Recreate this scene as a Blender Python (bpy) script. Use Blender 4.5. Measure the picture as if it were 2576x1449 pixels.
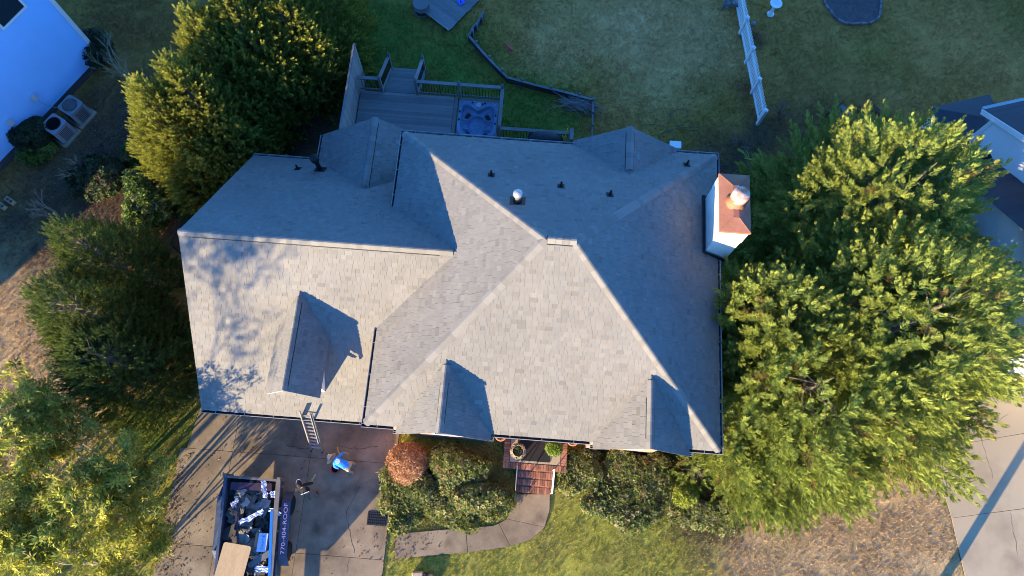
import bpy, math, random
import numpy as np
from mathutils import Vector, Matrix
for o in list(bpy.data.objects): bpy.data.objects.remove(o)
S = bpy.context.scene
COL = S.collection
R = math.radians
# ------------------------------------------------------------------ camera
# a drone 28 m above the drive, looking down 17 degrees off the plumb line; +x runs along the house front, +y to the back yard
CAM_H, FPX, CX, CY = 28.0, 1800.0, 1288.0, 724.5
def _camrot():
    d = Vector((-26.0 / FPX, -565.5 / FPX, -1.0)).normalized()
    up = -d
    y = Vector((0, 1, 0)); y = (y - up * y.dot(up)).normalized()
    x = y.cross(up)
    return Matrix.Rotation(R(4.5), 3, 'Z') @ Matrix((x, y, up))
CROT = _camrot()
cd = bpy.data.cameras.new('camera'); cam = bpy.data.objects.new('camera', cd); COL.objects.link(cam)
cam.matrix_world = Matrix.Translation((0, 0, CAM_H)) @ CROT.to_4x4()
cd.sensor_width = 36.0; cd.lens = 36.0 * FPX / 2576.0; cd.clip_end = 600; cd.clip_start = 0.5
S.camera = cam
# ------------------------------------------------------------------ light
SUN_AZ, SUN_EL = 54.0, 12.0          # heading the light travels to (from +x), height of the sun
L = Vector((math.cos(R(SUN_AZ)) * math.cos(R(SUN_EL)), math.sin(R(SUN_AZ)) * math.cos(R(SUN_EL)), -math.sin(R(SUN_EL))))
W = bpy.data.worlds.new('World'); S.world = W; W.use_nodes = True
nt = W.node_tree
sky = nt.nodes.new('ShaderNodeTexSky'); sky.sky_type = 'NISHITA'; sky.sun_disc = False
sky.sun_elevation = R(SUN_EL); sky.sun_rotation = math.atan2(-L.x, -L.y)
sky.air_density = 1.0; sky.dust_density = 0.0; sky.ozone_density = 8.5; sky.altitude = 250
bg = nt.nodes['Background']; bg.inputs[1].default_value = 0.15
nt.links.new(sky.outputs[0], bg.inputs[0])
sd = bpy.data.lights.new('sun', 'SUN'); sd.energy = 3.6; sd.angle = R(0.55); sd.color = (1.0, 0.79, 0.46)
so = bpy.data.objects.new('sun', sd); COL.objects.link(so)
so.rotation_euler = L.to_track_quat('-Z', 'Y').to_euler(); so.location = (-40, -50, 30)
V = S.view_settings
V.view_transform = 'Standard'; V.look = 'None'; V.gamma = 1.0; V.exposure = 2.38; V.use_curve_mapping = False
S.render.engine = 'CYCLES'
S.cycles.pixel_filter_type = 'BLACKMAN_HARRIS'; S.cycles.filter_width = 1.0
# ------------------------------------------------------------------ helpers
def U(px, py, z=0.0):
    """point of the photograph (2576 x 1449 grid) at height z, in metres"""
    v = CROT @ Vector(((px - CX) / FPX, -(py - CY) / FPX, -1.0))
    t = (z - CAM_H) / v.z
    return Vector((v.x * t, v.y * t, z))
def lerp(a, b, t): return a + (b - a) * t
def link(o, parent=None):
    COL.objects.link(o)
    if parent is not None: o.parent = parent
    return o
def tag(o, label=None, cat=None, group=None, kind=None):
    if label: o['label'] = label
    if cat: o['category'] = cat
    if group: o['group'] = group
    if kind: o['kind'] = kind
    return o
def thing(name, label, cat, group=None):
    return tag(link(bpy.data.objects.new(name, None)), label, cat, group)
def npmesh(name, verts, faces, col=None, smooth=False):
    """verts (N,3), faces (M,k) of one size"""
    verts = np.asarray(verts, np.float32); faces = np.asarray(faces, np.int32)
    me = bpy.data.meshes.new(name); k = faces.shape[1]; m = len(faces)
    me.vertices.add(len(verts)); me.vertices.foreach_set('co', verts.ravel())
    me.loops.add(m * k); me.loops.foreach_set('vertex_index', faces.ravel())
    me.polygons.add(m); me.polygons.foreach_set('loop_start', np.arange(0, m * k, k, dtype=np.int32))
    me.update(calc_edges=True)
    if smooth: me.polygons.foreach_set('use_smooth', np.ones(m, bool))
    if col is not None:
        a = me.attributes.new('col', 'FLOAT_COLOR', 'FACE'); a.data.foreach_set('color', np.asarray(col, np.float32).ravel())
    return me
class MB:
    def __init__(s): s.v = []; s.f = []; s.c = []
    def add(s, vs, fs, col=None):
        n = len(s.v); s.v += [tuple(v) for v in vs]
        for f in fs: s.f.append([i + n for i in f]); s.c.append(col or (1, 1, 1, 1))
        return s
    def frame(s, o, ax, ay, az, col=None):
        """box from corner o along three edge vectors"""
        o, ax, ay, az = map(Vector, (o, ax, ay, az))
        p = [o, o + ax, o + ax + ay, o + ay]; p += [q + az for q in p]
        F = [(0, 3, 2, 1), (4, 5, 6, 7), (0, 1, 5, 4), (1, 2, 6, 5), (2, 3, 7, 6), (3, 0, 4, 7)]
        if ax.cross(ay).dot(az) < 0: F = [f[::-1] for f in F]
        return s.add(p, F, col)
    def box(s, c, d, rz=0.0, col=None):
        x = Vector((math.cos(rz), math.sin(rz), 0)); y = Vector((-x.y, x.x, 0)); z = Vector((0, 0, 1))
        c = Vector(c)
        return s.frame(c - x * d[0] / 2 - y * d[1] / 2 - z * d[2] / 2, x * d[0], y * d[1], z * d[2], col)
    def bar(s, a, b, w, h, col=None, up=(0, 0, 1)):
        """beam from a to b, width w across, height h along up, centred"""
        a, b = Vector(a), Vector(b); d = b - a; upv = Vector(up)
        if abs(d.normalized().dot(upv)) > .98: upv = Vector((0, 1, 0))
        sd_ = d.cross(upv).normalized(); u = sd_.cross(d).normalized()
        return s.frame(a - sd_ * w / 2 - u * h / 2, d, sd_ * w, u * h, col)
    def tube(s, pts, r, n=6, col=None, cap=True):
        pts = [Vector(p) for p in pts]; rs = r if isinstance(r, (list, tuple)) else [r] * len(pts)
        vs = []; fs = []
        for i, p in enumerate(pts):
            d = (pts[min(i + 1, len(pts) - 1)] - pts[max(i - 1, 0)])
            if d.length < 1e-9: d = Vector((0, 0, 1))
            d.normalize()
            a = Vector((0, 0, 1)) if abs(d.z) < .9 else Vector((1, 0, 0))
            e1 = d.cross(a).normalized(); e2 = e1.cross(d)
            for k in range(n):
                t = 2 * math.pi * k / n
                vs.append(p + (e1 * math.cos(t) + e2 * math.sin(t)) * rs[i])
        for i in range(len(pts) - 1):
            for k in range(n):
                fs.append((i * n + k, i * n + (k + 1) % n, (i + 1) * n + (k + 1) % n, (i + 1) * n + k))
        if cap:
            fs.append(tuple(range(n - 1, -1, -1))); fs.append(tuple(range((len(pts) - 1) * n, len(pts) * n)))
        return s.add(vs, fs, col)
    def lathe(s, c, prof, n=20, col=None, axis=None):
        """profile of (radius, height) about c"""
        c = Vector(c); q = Vector((0, 0, 1)).rotation_difference(Vector(axis)) if axis is not None else None
        vs = []; fs = []
        for r, h in prof:
            for k in range(n):
                t = 2 * math.pi * k / n; p = Vector((r * math.cos(t), r * math.sin(t), h))
                vs.append(c + (q @ p if q else p))
        m = len(prof)
        for i in range(m - 1):
            for k in range(n): fs.append((i * n + k, i * n + (k + 1) % n, (i + 1) * n + (k + 1) % n, (i + 1) * n + k))
        if prof[0][0] > 1e-5: fs.append(tuple(range(n - 1, -1, -1)))
        if prof[-1][0] > 1e-5: fs.append(tuple(range((m - 1) * n, m * n)))
        return s.add(vs, fs, col)
    def prism(s, poly, z0, z1, col=None):
        n = len(poly); vs = [(p[0], p[1], z0) for p in poly] + [(p[0], p[1], z1) for p in poly]
        ar = sum(poly[i][0] * poly[(i + 1) % n][1] - poly[(i + 1) % n][0] * poly[i][1] for i in range(n))
        if ar < 0: vs = vs[:n][::-1] + vs[n:][::-1]
        fs = [tuple(range(n - 1, -1, -1)), tuple(range(n, 2 * n))] + [(i, (i + 1) % n, n + (i + 1) % n, n + i) for i in range(n)]
        return s.add(vs, fs, col)
    def quad(s, a, b, c, d, col=None): return s.add([a, b, c, d], [(0, 1, 2, 3)], col)
    def mesh(s, name, smooth=False):
        me = bpy.data.meshes.new(name); me.from_pydata(s.v, [], s.f)
        a = me.attributes.new('col', 'FLOAT_COLOR', 'FACE'); a.data.foreach_set('color', np.asarray(s.c, np.float32).ravel())
        if smooth: me.polygons.foreach_set('use_smooth', np.ones(len(me.polygons), bool))
        me.update(); return me
    def build(s, name, mat, parent=None, smooth=False, bevel=0):
        me = s.mesh(name, smooth); me.materials.append(mat)
        o = link(bpy.data.objects.new(name, me), parent)
        if bevel:
            b = o.modifiers.new('bevel', 'BEVEL'); b.width = bevel; b.segments = 2; b.limit_method = 'ANGLE'
        return o
def inst(name, me, parent=None, loc=(0, 0, 0), rz=0.0, scale=None):
    o = link(bpy.data.objects.new(name, me), parent); o.location = loc; o.rotation_euler = (0, 0, rz)
    if scale: o.scale = scale
    return o
def textmesh(txt, size, mat, extr=0.0):
    c = bpy.data.curves.new('lettering', 'FONT'); c.body = txt; c.size = size; c.extrude = extr; c.align_x = 'CENTER'; c.align_y = 'CENTER'
    o = bpy.data.objects.new('lettering', c); COL.objects.link(o)
    dg = bpy.context.evaluated_depsgraph_get(); me = bpy.data.meshes.new_from_object(o.evaluated_get(dg))
    bpy.data.objects.remove(o); me.materials.clear(); me.materials.append(mat); return me
# ------------------------------------------------------------------ materials
def mat(name, rgb=(.5, .5, .5), rough=.8, var=.2, scale=1.5, fine=0.0, fscale=60, bump=0.0, bscale=60, metal=0.0, attr=False, rnd=0.0, tint=None, tscale=.6, tamt=.5, trans=0.0, spec=.3, stretch=None):
    m = bpy.data.materials.new(name); m.use_nodes = True; n = m.node_tree.nodes; l = m.node_tree.links
    b = n['Principled BSDF']; b.inputs['Roughness'].default_value = rough; b.inputs['Metallic'].default_value = metal
    b.inputs['Specular IOR Level'].default_value = spec
    g = n.new('ShaderNodeNewGeometry'); pos = g.outputs['Position']
    if stretch:
        mp = n.new('ShaderNodeMapping'); mp.inputs['Scale'].default_value = stretch[:3]
        if len(stretch) > 3: mp.inputs['Rotation'].default_value = (0, 0, stretch[3])
        l.new(pos, mp.inputs[0]); pos = mp.outputs[0]
    def noise(sc, det=4, ro=.6):
        t = n.new('ShaderNodeTexNoise'); t.inputs['Scale'].default_value = sc; t.inputs['Detail'].default_value = det; t.inputs['Roughness'].default_value = ro
        l.new(pos, t.inputs['Vector']); return t.outputs['Fac']
    def mul(col, fac, lo, hi):
        mr = n.new('ShaderNodeMapRange'); mr.inputs[1].default_value = .25; mr.inputs[2].default_value = .75; mr.inputs[3].default_value = lo; mr.inputs[4].default_value = hi
        l.new(fac, mr.inputs[0])
        vm = n.new('ShaderNodeVectorMath'); vm.operation = 'SCALE'; l.new(col, vm.inputs[0]); l.new(mr.outputs[0], vm.inputs['Scale']); return vm.outputs[0]
    if attr:
        at = n.new('ShaderNodeAttribute'); at.attribute_name = 'col'; c = at.outputs['Color']
        if rgb is not None:
            vm = n.new('ShaderNodeVectorMath'); vm.operation = 'MULTIPLY'; vm.inputs[1].default_value = rgb; l.new(c, vm.inputs[0]); c = vm.outputs[0]
    else:
        r = n.new('ShaderNodeRGB'); r.outputs[0].default_value = (*rgb, 1); c = r.outputs[0]
    if tint:
        mx = n.new('ShaderNodeMix'); mx.data_type = 'RGBA'; mr = n.new('ShaderNodeMapRange'); mr.inputs[1].default_value = .42; mr.inputs[2].default_value = .66; mr.inputs[4].default_value = tamt
        l.new(noise(tscale, 6, .65), mr.inputs[0]); l.new(mr.outputs[0], mx.inputs[0]); l.new(c, mx.inputs[6]); mx.inputs[7].default_value = (*tint, 1); c = mx.outputs[2]
    if var: c = mul(c, noise(scale), 1 - var, 1 + var)
    if fine: c = mul(c, noise(fscale, 2), 1 - fine, 1 + fine)
    if rnd:
        oi = n.new('ShaderNodeObjectInfo'); c = mul(c, oi.outputs['Random'], 1 - rnd, 1 + rnd)
    l.new(c, b.inputs['Base Color'])
    if bump:
        bp = n.new('ShaderNodeBump'); bp.inputs['Strength'].default_value = bump; bp.inputs['Distance'].default_value = .02
        l.new(noise(bscale, 5, .7), bp.inputs['Height']); l.new(bp.outputs[0], b.inputs['Normal'])
    if trans:
        tr = n.new('ShaderNodeBsdfTranslucent'); ms = n.new('ShaderNodeMixShader'); ms.inputs[0].default_value = trans
        l.new(c, tr.inputs[0]); l.new(b.outputs[0], ms.inputs[1]); l.new(tr.outputs[0], ms.inputs[2])
        out = n['Material Output']; l.new(ms.outputs[0], out.inputs[0])
    return m
def brickmat(name, c1, c2, mortar, sc=1.0):
    m = mat(name, c1, .9, 0); n = m.node_tree.nodes; l = m.node_tree.links; b = n['Principled BSDF']
    g = n.new('ShaderNodeNewGeometry'); sp = n.new('ShaderNodeSeparateXYZ'); ad = n.new('ShaderNodeMath'); cb = n.new('ShaderNodeCombineXYZ')
    l.new(g.outputs['Position'], sp.inputs[0]); l.new(sp.outputs[0], ad.inputs[0]); l.new(sp.outputs[1], ad.inputs[1]); l.new(ad.outputs[0], cb.inputs[0]); l.new(sp.outputs[2], cb.inputs[1])
    t = n.new('ShaderNodeTexBrick'); t.inputs['Scale'].default_value = 1; t.inputs['Brick Width'].default_value = .21 * sc; t.inputs['Row Height'].default_value = .075 * sc; t.inputs['Mortar Size'].default_value = .008
    t.inputs['Color1'].default_value = (*c1, 1); t.inputs['Color2'].default_value = (*c2, 1); t.inputs['Mortar'].default_value = (*mortar, 1)
    l.new(cb.outputs[0], t.inputs[0]); l.new(t.outputs[0], b.inputs['Base Color'])
    bp = n.new('ShaderNodeBump'); bp.inputs['Strength'].default_value = .5; bp.inputs['Distance'].default_value = .01; bp.invert = True
    l.new(t.outputs['Fac'], bp.inputs['Height']); l.new(bp.outputs[0], b.inputs['Normal'])
    return m
MT = {}
MT['shingle'] = mat('roof_shingle', (1, 1, 1), .95, .10, .5, .18, 220, .35, 260, attr=True, spec=.15)
MT['cap'] = mat('ridge_shingle', (.192, .180, .163), .95, .08, .6, .16, 220, .35, 260, rnd=.10, spec=.15)
MT['deckboard'] = mat('roof_deck', (.10, .095, .09), .9, .2)
MT['black'] = mat('black_plastic', (.012, .012, .013), .6, .2)
MT['blackmetal'] = mat('black_metal', (.015, .016, .018), .45, .2, metal=.3)
MT['white'] = mat('white_paint', (.74, .73, .70), .55, .06, 1.0, .03, 40)
MT['gutter'] = mat('gutter_aluminium', (.38, .375, .37), .4, .12, 2, .05, 30, metal=.35)
MT['gutterin'] = mat('gutter_shade_fill', (.03, .024, .018), .95, .5, 6)  # dark tone for the shaded gutter trough; also fills basket and bucket
MT['brick'] = brickmat('brick_wall', (.36, .17, .11), (.28, .12, .08), (.42, .38, .33))
MT['siding'] = mat('white_siding', (.80, .80, .80), .6, .05, .7, .02, 30)
MT['cream'] = mat('cream_stucco', (.78, .72, .62), .8, .08, 1.2, .05, 50, .2, 90)
MT['copper'] = mat('rusted_cap', (.30, .125, .07), .7, .22, 1.6, .10, 14, .1, 60, metal=.0, tint=(.25, .12, .09), tscale=1.1)
MT['copperhot'] = mat('rusted_flue', (.50, .16, .07), .55, .3, 3, .2, 10, metal=.2)
MT['galv'] = mat('galvanised', (.42, .40, .38), .55, .15, 4, metal=.8)
MT['concrete'] = mat('concrete', (.295, .222, .140), .9, .24, .9, .14, 40, .3, 120, tint=(.12, .088, .058), tscale=.55, tamt=.8, rnd=.05)
MT['concrete2'] = mat('pale_concrete', (.46, .36, .23), .9, .14, .6, .09, 60, .2, 120, tint=(.30, .21, .12), tscale=.3, tamt=.5, rnd=.05)
MT['joint'] = mat('joint_soil', (.035, .030, .02), 1, .4, 6)
MT['wood'] = mat('weathered_deck', (.175, .165, .155), .85, .18, 1.2, .18, 30, .3, 60, rnd=.12, stretch=(.25, 2.5, 1))
MT['woodd'] = mat('weathered_rail', (.155, .150, .145), .85, .18, 2, .15, 40, .2, 60, rnd=.1)
MT['darkwood'] = mat('dark_timber', (.055, .046, .040), .9, .3, 2, .2, 40, .3, 60, rnd=.2)
MT['redwood'] = mat('red_brown_timber', (.12, .05, .035), .85, .25, 2, .2, 30, rnd=.2)
MT['plank'] = mat('raw_plywood', (.66, .42, .19), .75, .10, 1.0, .12, 12, .05, 60, stretch=(3, .5, 1))
MT['bark'] = mat('bark', (.16, .125, .09), .95, .3, 8, .3, 40, .4, 30)
MT['palebark'] = mat('pale_bark', (.33, .27, .18), .9, .25, 8)
MT['leaf'] = mat('foliage', (1, 1, 1), .55, .10, 1.3, attr=True, trans=.42, spec=.25)
MT['thinleaf'] = mat('thin_leaf', (1, 1, 1), .5, .10, 1.3, attr=True, trans=.6, spec=.25)
MT['needle'] = mat('conifer_foliage', (1, 1, 1), .65, .12, .9, attr=True, trans=.36, spec=.2)
MT['grass'] = mat('grass_blades', (1, 1, 1), .7, .18, .9, attr=True, trans=.42, spec=.2)
MT['ground'] = mat('lawn_soil', (1, 1, 1), 1, .28, 2.2, .35, 26, .6, 34, attr=True, spec=.05)
# ------------------------------------------------------------------ ground
rng = np.random.default_rng(7); random.seed(7)
_ph = rng.uniform(0, 6.28, (6, 12)); _an = rng.uniform(0, 6.28, (6, 12))
def fnoise(x, y, sc, k=0):
    s = 0
    for i in range(12):
        f = sc * (0.6 + .18 * i); s = s + np.sin(f * (x * math.cos(_an[k, i]) + y * math.sin(_an[k, i])) + _ph[k, i] + 1.3 * np.sin(.5 * f * y + i))
    return np.clip(.5 + s / 9.0, 0, 1)
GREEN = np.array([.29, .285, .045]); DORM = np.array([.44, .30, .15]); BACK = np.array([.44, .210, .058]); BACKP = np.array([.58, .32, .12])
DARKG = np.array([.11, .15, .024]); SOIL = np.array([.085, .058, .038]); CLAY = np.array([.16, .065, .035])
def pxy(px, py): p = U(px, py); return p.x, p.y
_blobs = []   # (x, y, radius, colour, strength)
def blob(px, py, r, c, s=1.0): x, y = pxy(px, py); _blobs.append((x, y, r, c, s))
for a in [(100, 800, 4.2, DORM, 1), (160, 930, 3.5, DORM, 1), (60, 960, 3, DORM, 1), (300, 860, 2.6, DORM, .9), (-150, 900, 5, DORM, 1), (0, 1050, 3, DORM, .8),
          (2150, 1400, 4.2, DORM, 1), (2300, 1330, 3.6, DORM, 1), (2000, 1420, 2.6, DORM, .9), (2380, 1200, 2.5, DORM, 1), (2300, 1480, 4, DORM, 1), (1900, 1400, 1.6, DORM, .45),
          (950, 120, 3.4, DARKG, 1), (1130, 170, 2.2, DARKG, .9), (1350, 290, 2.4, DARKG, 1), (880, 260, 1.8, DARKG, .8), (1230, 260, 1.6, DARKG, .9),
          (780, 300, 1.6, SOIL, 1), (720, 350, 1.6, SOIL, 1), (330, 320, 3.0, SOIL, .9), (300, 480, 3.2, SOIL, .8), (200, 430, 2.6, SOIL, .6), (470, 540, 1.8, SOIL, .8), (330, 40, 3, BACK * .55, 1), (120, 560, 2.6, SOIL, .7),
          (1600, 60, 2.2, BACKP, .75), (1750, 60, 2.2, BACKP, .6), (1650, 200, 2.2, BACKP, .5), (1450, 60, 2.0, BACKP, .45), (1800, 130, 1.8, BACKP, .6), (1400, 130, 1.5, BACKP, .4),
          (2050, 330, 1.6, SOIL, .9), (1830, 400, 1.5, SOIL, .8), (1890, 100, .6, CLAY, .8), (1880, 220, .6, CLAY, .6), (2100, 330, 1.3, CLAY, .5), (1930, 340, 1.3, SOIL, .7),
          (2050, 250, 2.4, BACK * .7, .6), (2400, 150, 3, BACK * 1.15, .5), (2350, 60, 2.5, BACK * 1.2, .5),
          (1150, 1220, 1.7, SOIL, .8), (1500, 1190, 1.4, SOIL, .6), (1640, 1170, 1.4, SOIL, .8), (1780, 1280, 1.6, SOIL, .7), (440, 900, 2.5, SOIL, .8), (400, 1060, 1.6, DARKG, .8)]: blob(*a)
def gcol(x, y):
    x = np.asarray(x, float); y = np.asarray(y, float)
    front = 1 / (1 + np.exp((y - 8) / 1.2)) * np.ones_like(x)
    n1 = fnoise(x, y, .55, 0)[..., None]; n2 = fnoise(x, y, 2.1, 1)[..., None]
    gr = GREEN * (1 - n2 * .35) + np.array([.20, .15, .07]) * n2 * .35 * 1.0
    bk = BACK * (1 - .7 * n1) + np.array([.25, .165, .030]) * .7 * n1
    c = bk * (1 - front[..., None]) + gr * front[..., None]
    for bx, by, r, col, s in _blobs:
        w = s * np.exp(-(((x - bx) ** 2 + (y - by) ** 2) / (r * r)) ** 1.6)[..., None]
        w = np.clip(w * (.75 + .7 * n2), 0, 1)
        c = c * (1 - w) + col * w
    return c
gx = np.concatenate([[-300, -160, -90, -60, -45], np.linspace(-34, 34, 190), [45, 60, 90, 160, 300]])
gy = np.concatenate([[-300, -160, -80, -40, -22], np.linspace(-12, 34, 130), [45, 60, 90, 160, 300]])
X, Y = np.meshgrid(gx, gy); nx, ny = len(gx), len(gy)
Z = np.where((np.abs(X) < 34) & (Y > -12) & (Y < 34), .02 * (fnoise(X, Y, .9, 2) - .5) + .02 * (fnoise(X, Y, 4, 3) - .5), 0) - .02
idx = np.arange(nx * ny).reshape(ny, nx)
F = np.stack([idx[:-1, :-1], idx[:-1, 1:], idx[1:, 1:], idx[1:, :-1]], -1).reshape(-1, 4)
fcx = (X[:-1, :-1] + X[1:, 1:]) / 2; fcy = (Y[:-1, :-1] + Y[1:, 1:]) / 2
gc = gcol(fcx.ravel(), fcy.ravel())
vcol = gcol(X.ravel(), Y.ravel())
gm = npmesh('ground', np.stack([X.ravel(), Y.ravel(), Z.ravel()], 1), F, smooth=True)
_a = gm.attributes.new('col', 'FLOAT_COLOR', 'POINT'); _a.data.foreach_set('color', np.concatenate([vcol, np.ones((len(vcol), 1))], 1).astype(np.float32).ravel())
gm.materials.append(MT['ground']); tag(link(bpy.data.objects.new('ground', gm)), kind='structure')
# ------------------------------------------------------------------ paving: every slab a piece with a joint round it
def slabs(name, polys, m, z=.03, gap=.007, t=.10):
    base = MB()
    root = None
    for i, p in enumerate(polys):
        c = sum((Vector((q[0], q[1])) for q in p), Vector((0, 0))) / len(p)
        base.prism([(c.x + (q[0] - c.x) * 1.0, c.y + (q[1] - c.y) * 1.0) for q in p], -.05 + .0005 * i, z - .012 + .0005 * i)
    root = tag(base.build(name, MT['joint']), kind='structure')
    for p in polys:
        n = len(p); c = sum((Vector((q[0], q[1])) for q in p), Vector((0, 0))) / n
        q2 = []
        for q in p:
            d = c - Vector((q[0], q[1])); q2.append((q[0] + d.x / d.length * gap * 1.4, q[1] + d.y / d.length * gap * 1.4))
        MB().prism(q2, -.04, z).build('slab', m, root, bevel=.006)
    return root
DRV_X = [U(418, 1300).x, U(604, 1040).x, U(780, 1200).x - .1, -4.15]
drv = []
ys = [-14, -7.2, U(860, 1400).y, U(640, 1140).y, 3.3]
for i in range(3):
    for j in range(4):
        x0, x1 = DRV_X[i], DRV_X[i + 1]
        if i == 0 and j == 3: drv.append([(x0 + .25, ys[j]), (x1, ys[j]), (x1, ys[j + 1] + 3.2), (x0 + .9, ys[j + 1] + 3.2)]); continue
        drv.append([(x0, ys[j]), (x1, ys[j]), (x1, ys[j + 1]), (x0, ys[j + 1])])
DRV = slabs('driveway', drv, MT['concrete'])
def pp(*a): return [pxy(*q) for q in a]
_in = [(1294, 1243), (1290, 1272), (1274, 1305), (1240, 1322), (1172, 1328), (1100, 1333), (996, 1343)]
_out = [(1384, 1243), (1383, 1284), (1370, 1326), (1336, 1358), (1270, 1377), (1177, 1389), (1100, 1396), (993, 1406)]
def seg(inn, out): return pp(*inn, *out[::-1])
slabs('walkway', [seg(_in[:3], [(1384, 1243), (1383, 1284), (1370, 1326)]), seg([(1274, 1305), (1255, 1316)], [(1370, 1326), (1336, 1358), (1284, 1374)]),
                  seg([(1255, 1316), (1240, 1322), (1172, 1328)], [(1284, 1374), (1270, 1377), (1177, 1389)]), seg([(1172, 1328), (1100, 1333), (996, 1343)], [(1177, 1389), (1100, 1396), (993, 1406)])], MT['concrete'], z=.045, gap=.008)
slabs('neighbour_driveway', [pp((2340, 1130), (2576, 1090), (2760, 1060), (2780, 1252), (2576, 1279), (2392, 1303)), pp((2392, 1303), (2576, 1279), (2780, 1252), (2840, 1640), (2470, 1640)), pp((2470, 985), (2800, 915), (2760, 1060), (2576, 1090), (2340, 1130))], MT['concrete2'])

# oil stains and wear of the drives, cracks as thin dark ribbons
def stain(m, spots):
    n = m.node_tree.nodes; l = m.node_tree.links; b = n['Principled BSDF']; src = b.inputs['Base Color'].links[0].from_socket
    g = n.new('ShaderNodeNewGeometry'); nz = n.new('ShaderNodeTexNoise'); nz.inputs['Scale'].default_value = 3.0; nz.inputs['Detail'].default_value = 5; l.new(g.outputs['Position'], nz.inputs['Vector'])
    for (px, py, r, k) in spots:
        p = U(px, py, .03); d = n.new('ShaderNodeVectorMath'); d.operation = 'DISTANCE'; d.inputs[1].default_value = p; l.new(g.outputs['Position'], d.inputs[0])
        ad = n.new('ShaderNodeMath'); ad.operation = 'MULTIPLY_ADD'; l.new(nz.outputs['Fac'], ad.inputs[0]); ad.inputs[1].default_value = r * 1.6; l.new(d.outputs['Value'], ad.inputs[2])
        mr = n.new('ShaderNodeMapRange'); mr.inputs[1].default_value = r * .7; mr.inputs[2].default_value = r * 2.0; mr.inputs[3].default_value = 1 - k; mr.inputs[4].default_value = 1.0; l.new(ad.outputs[0], mr.inputs[0])
        vm = n.new('ShaderNodeVectorMath'); vm.operation = 'SCALE'; l.new(src, vm.inputs[0]); l.new(mr.outputs[0], vm.inputs['Scale']); src = vm.outputs[0]
    l.new(src, b.inputs['Base Color'])
stain(MT['concrete'], [(860, 1240, .45, .55), (800, 1330, .38, .6), (830, 1390, .3, .5), (900, 1225, .3, .4), (760, 1100, .8, .35), (870, 1110, .7, .3), (640, 1120, .8, .3), (910, 1180, .35, .35), (480, 1250, .8, .25), (1130, 1365, .22, .4), (1360, 1300, .2, .4)])
stain(MT['concrete2'], [(2480, 1200, .9, .22), (2530, 1330, .8, .25), (2440, 1400, .7, .25), (2560, 1420, .6, .3)])
def crack(parent, pts, w=.013, z=.0325, seed=0):
    rr = random.Random(seed); P = []
    for a, b in zip(pts[:-1], pts[1:]):
        a, b = U(*a, 0), U(*b, 0); n = max(2, int((b - a).length / .12))
        for i in range(n): P.append(a.lerp(b, i / n) + Vector((rr.uniform(-.03, .03), rr.uniform(-.03, .03), z)))
    m = MB(); vs = []
    for i, q in enumerate(P):
        d = (P[min(i + 1, len(P) - 1)] - P[max(i - 1, 0)]).normalized(); s = Vector((-d.y, d.x, 0)) * w * rr.uniform(.3, .8); vs += [q - s, q + s]
    m.add(vs, [(2 * i, 2 * i + 1, 2 * i + 3, 2 * i + 2)[::-1] for i in range(len(P) - 1)]); m.build('crack', MT['joint'], parent)
for i, c in enumerate([[(905, 1225), (870, 1290), (880, 1340), (895, 1400)], [(720, 1120), (760, 1128), (790, 1128)], [(838, 1120), (900, 1130), (960, 1120)], [(560, 1260), (575, 1330), (600, 1420)], [(880, 1405), (870, 1449)], [(470, 1160), (500, 1130)]]): crack(DRV, c, seed=i)
NDRV = bpy.data.objects['neighbour_driveway']
for i, c in enumerate([[(2460, 1080), (2490, 1070), (2540, 1040)], [(2460, 1080), (2480, 1150), (2500, 1210)], [(2540, 1290), (2560, 1400)]]): crack(NDRV, c, .009, .0325, i + 9)
# ------------------------------------------------------------------ the house
ZG, PG, ZM, PM = 2.7, .88, 5.2, .74
GX0, GY0, GY1 = -10.74, 2.67, 12.57
MX0, MX1, MY0, MY1 = -4.50, 6.66, 2.35, 12.67
GR = ZG + PG * (GY1 - GY0) / 2; GYM = (GY0 + GY1) / 2
HD = (MY1 - MY0) / 2; MR = ZM + PM * HD; MYM = (MY0 + MY1) / 2
house = thing('house', 'large house with grey shingled hip and gable roofs, in the middle of the picture', 'house')
tabs = []      # (verts, faces, colour, size on the picture)
def clip(poly, a, b):
    out = []; n = len(poly)
    def side(p): return (b[0] - a[0]) * (p[1] - a[1]) - (b[1] - a[1]) * (p[0] - a[0])
    for i in range(n):
        p, q = poly[i], poly[(i + 1) % n]; sp, sq = side(p), side(q)
        if sp >= 0: out.append(p)
        if (sp >= 0) != (sq >= 0):
            t = sp / (sp - sq); out.append((p[0] + (q[0] - p[0]) * t, p[1] + (q[1] - p[1]) * t))
    return out
rs = random.Random(11)
roof_deck = MB()
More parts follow.
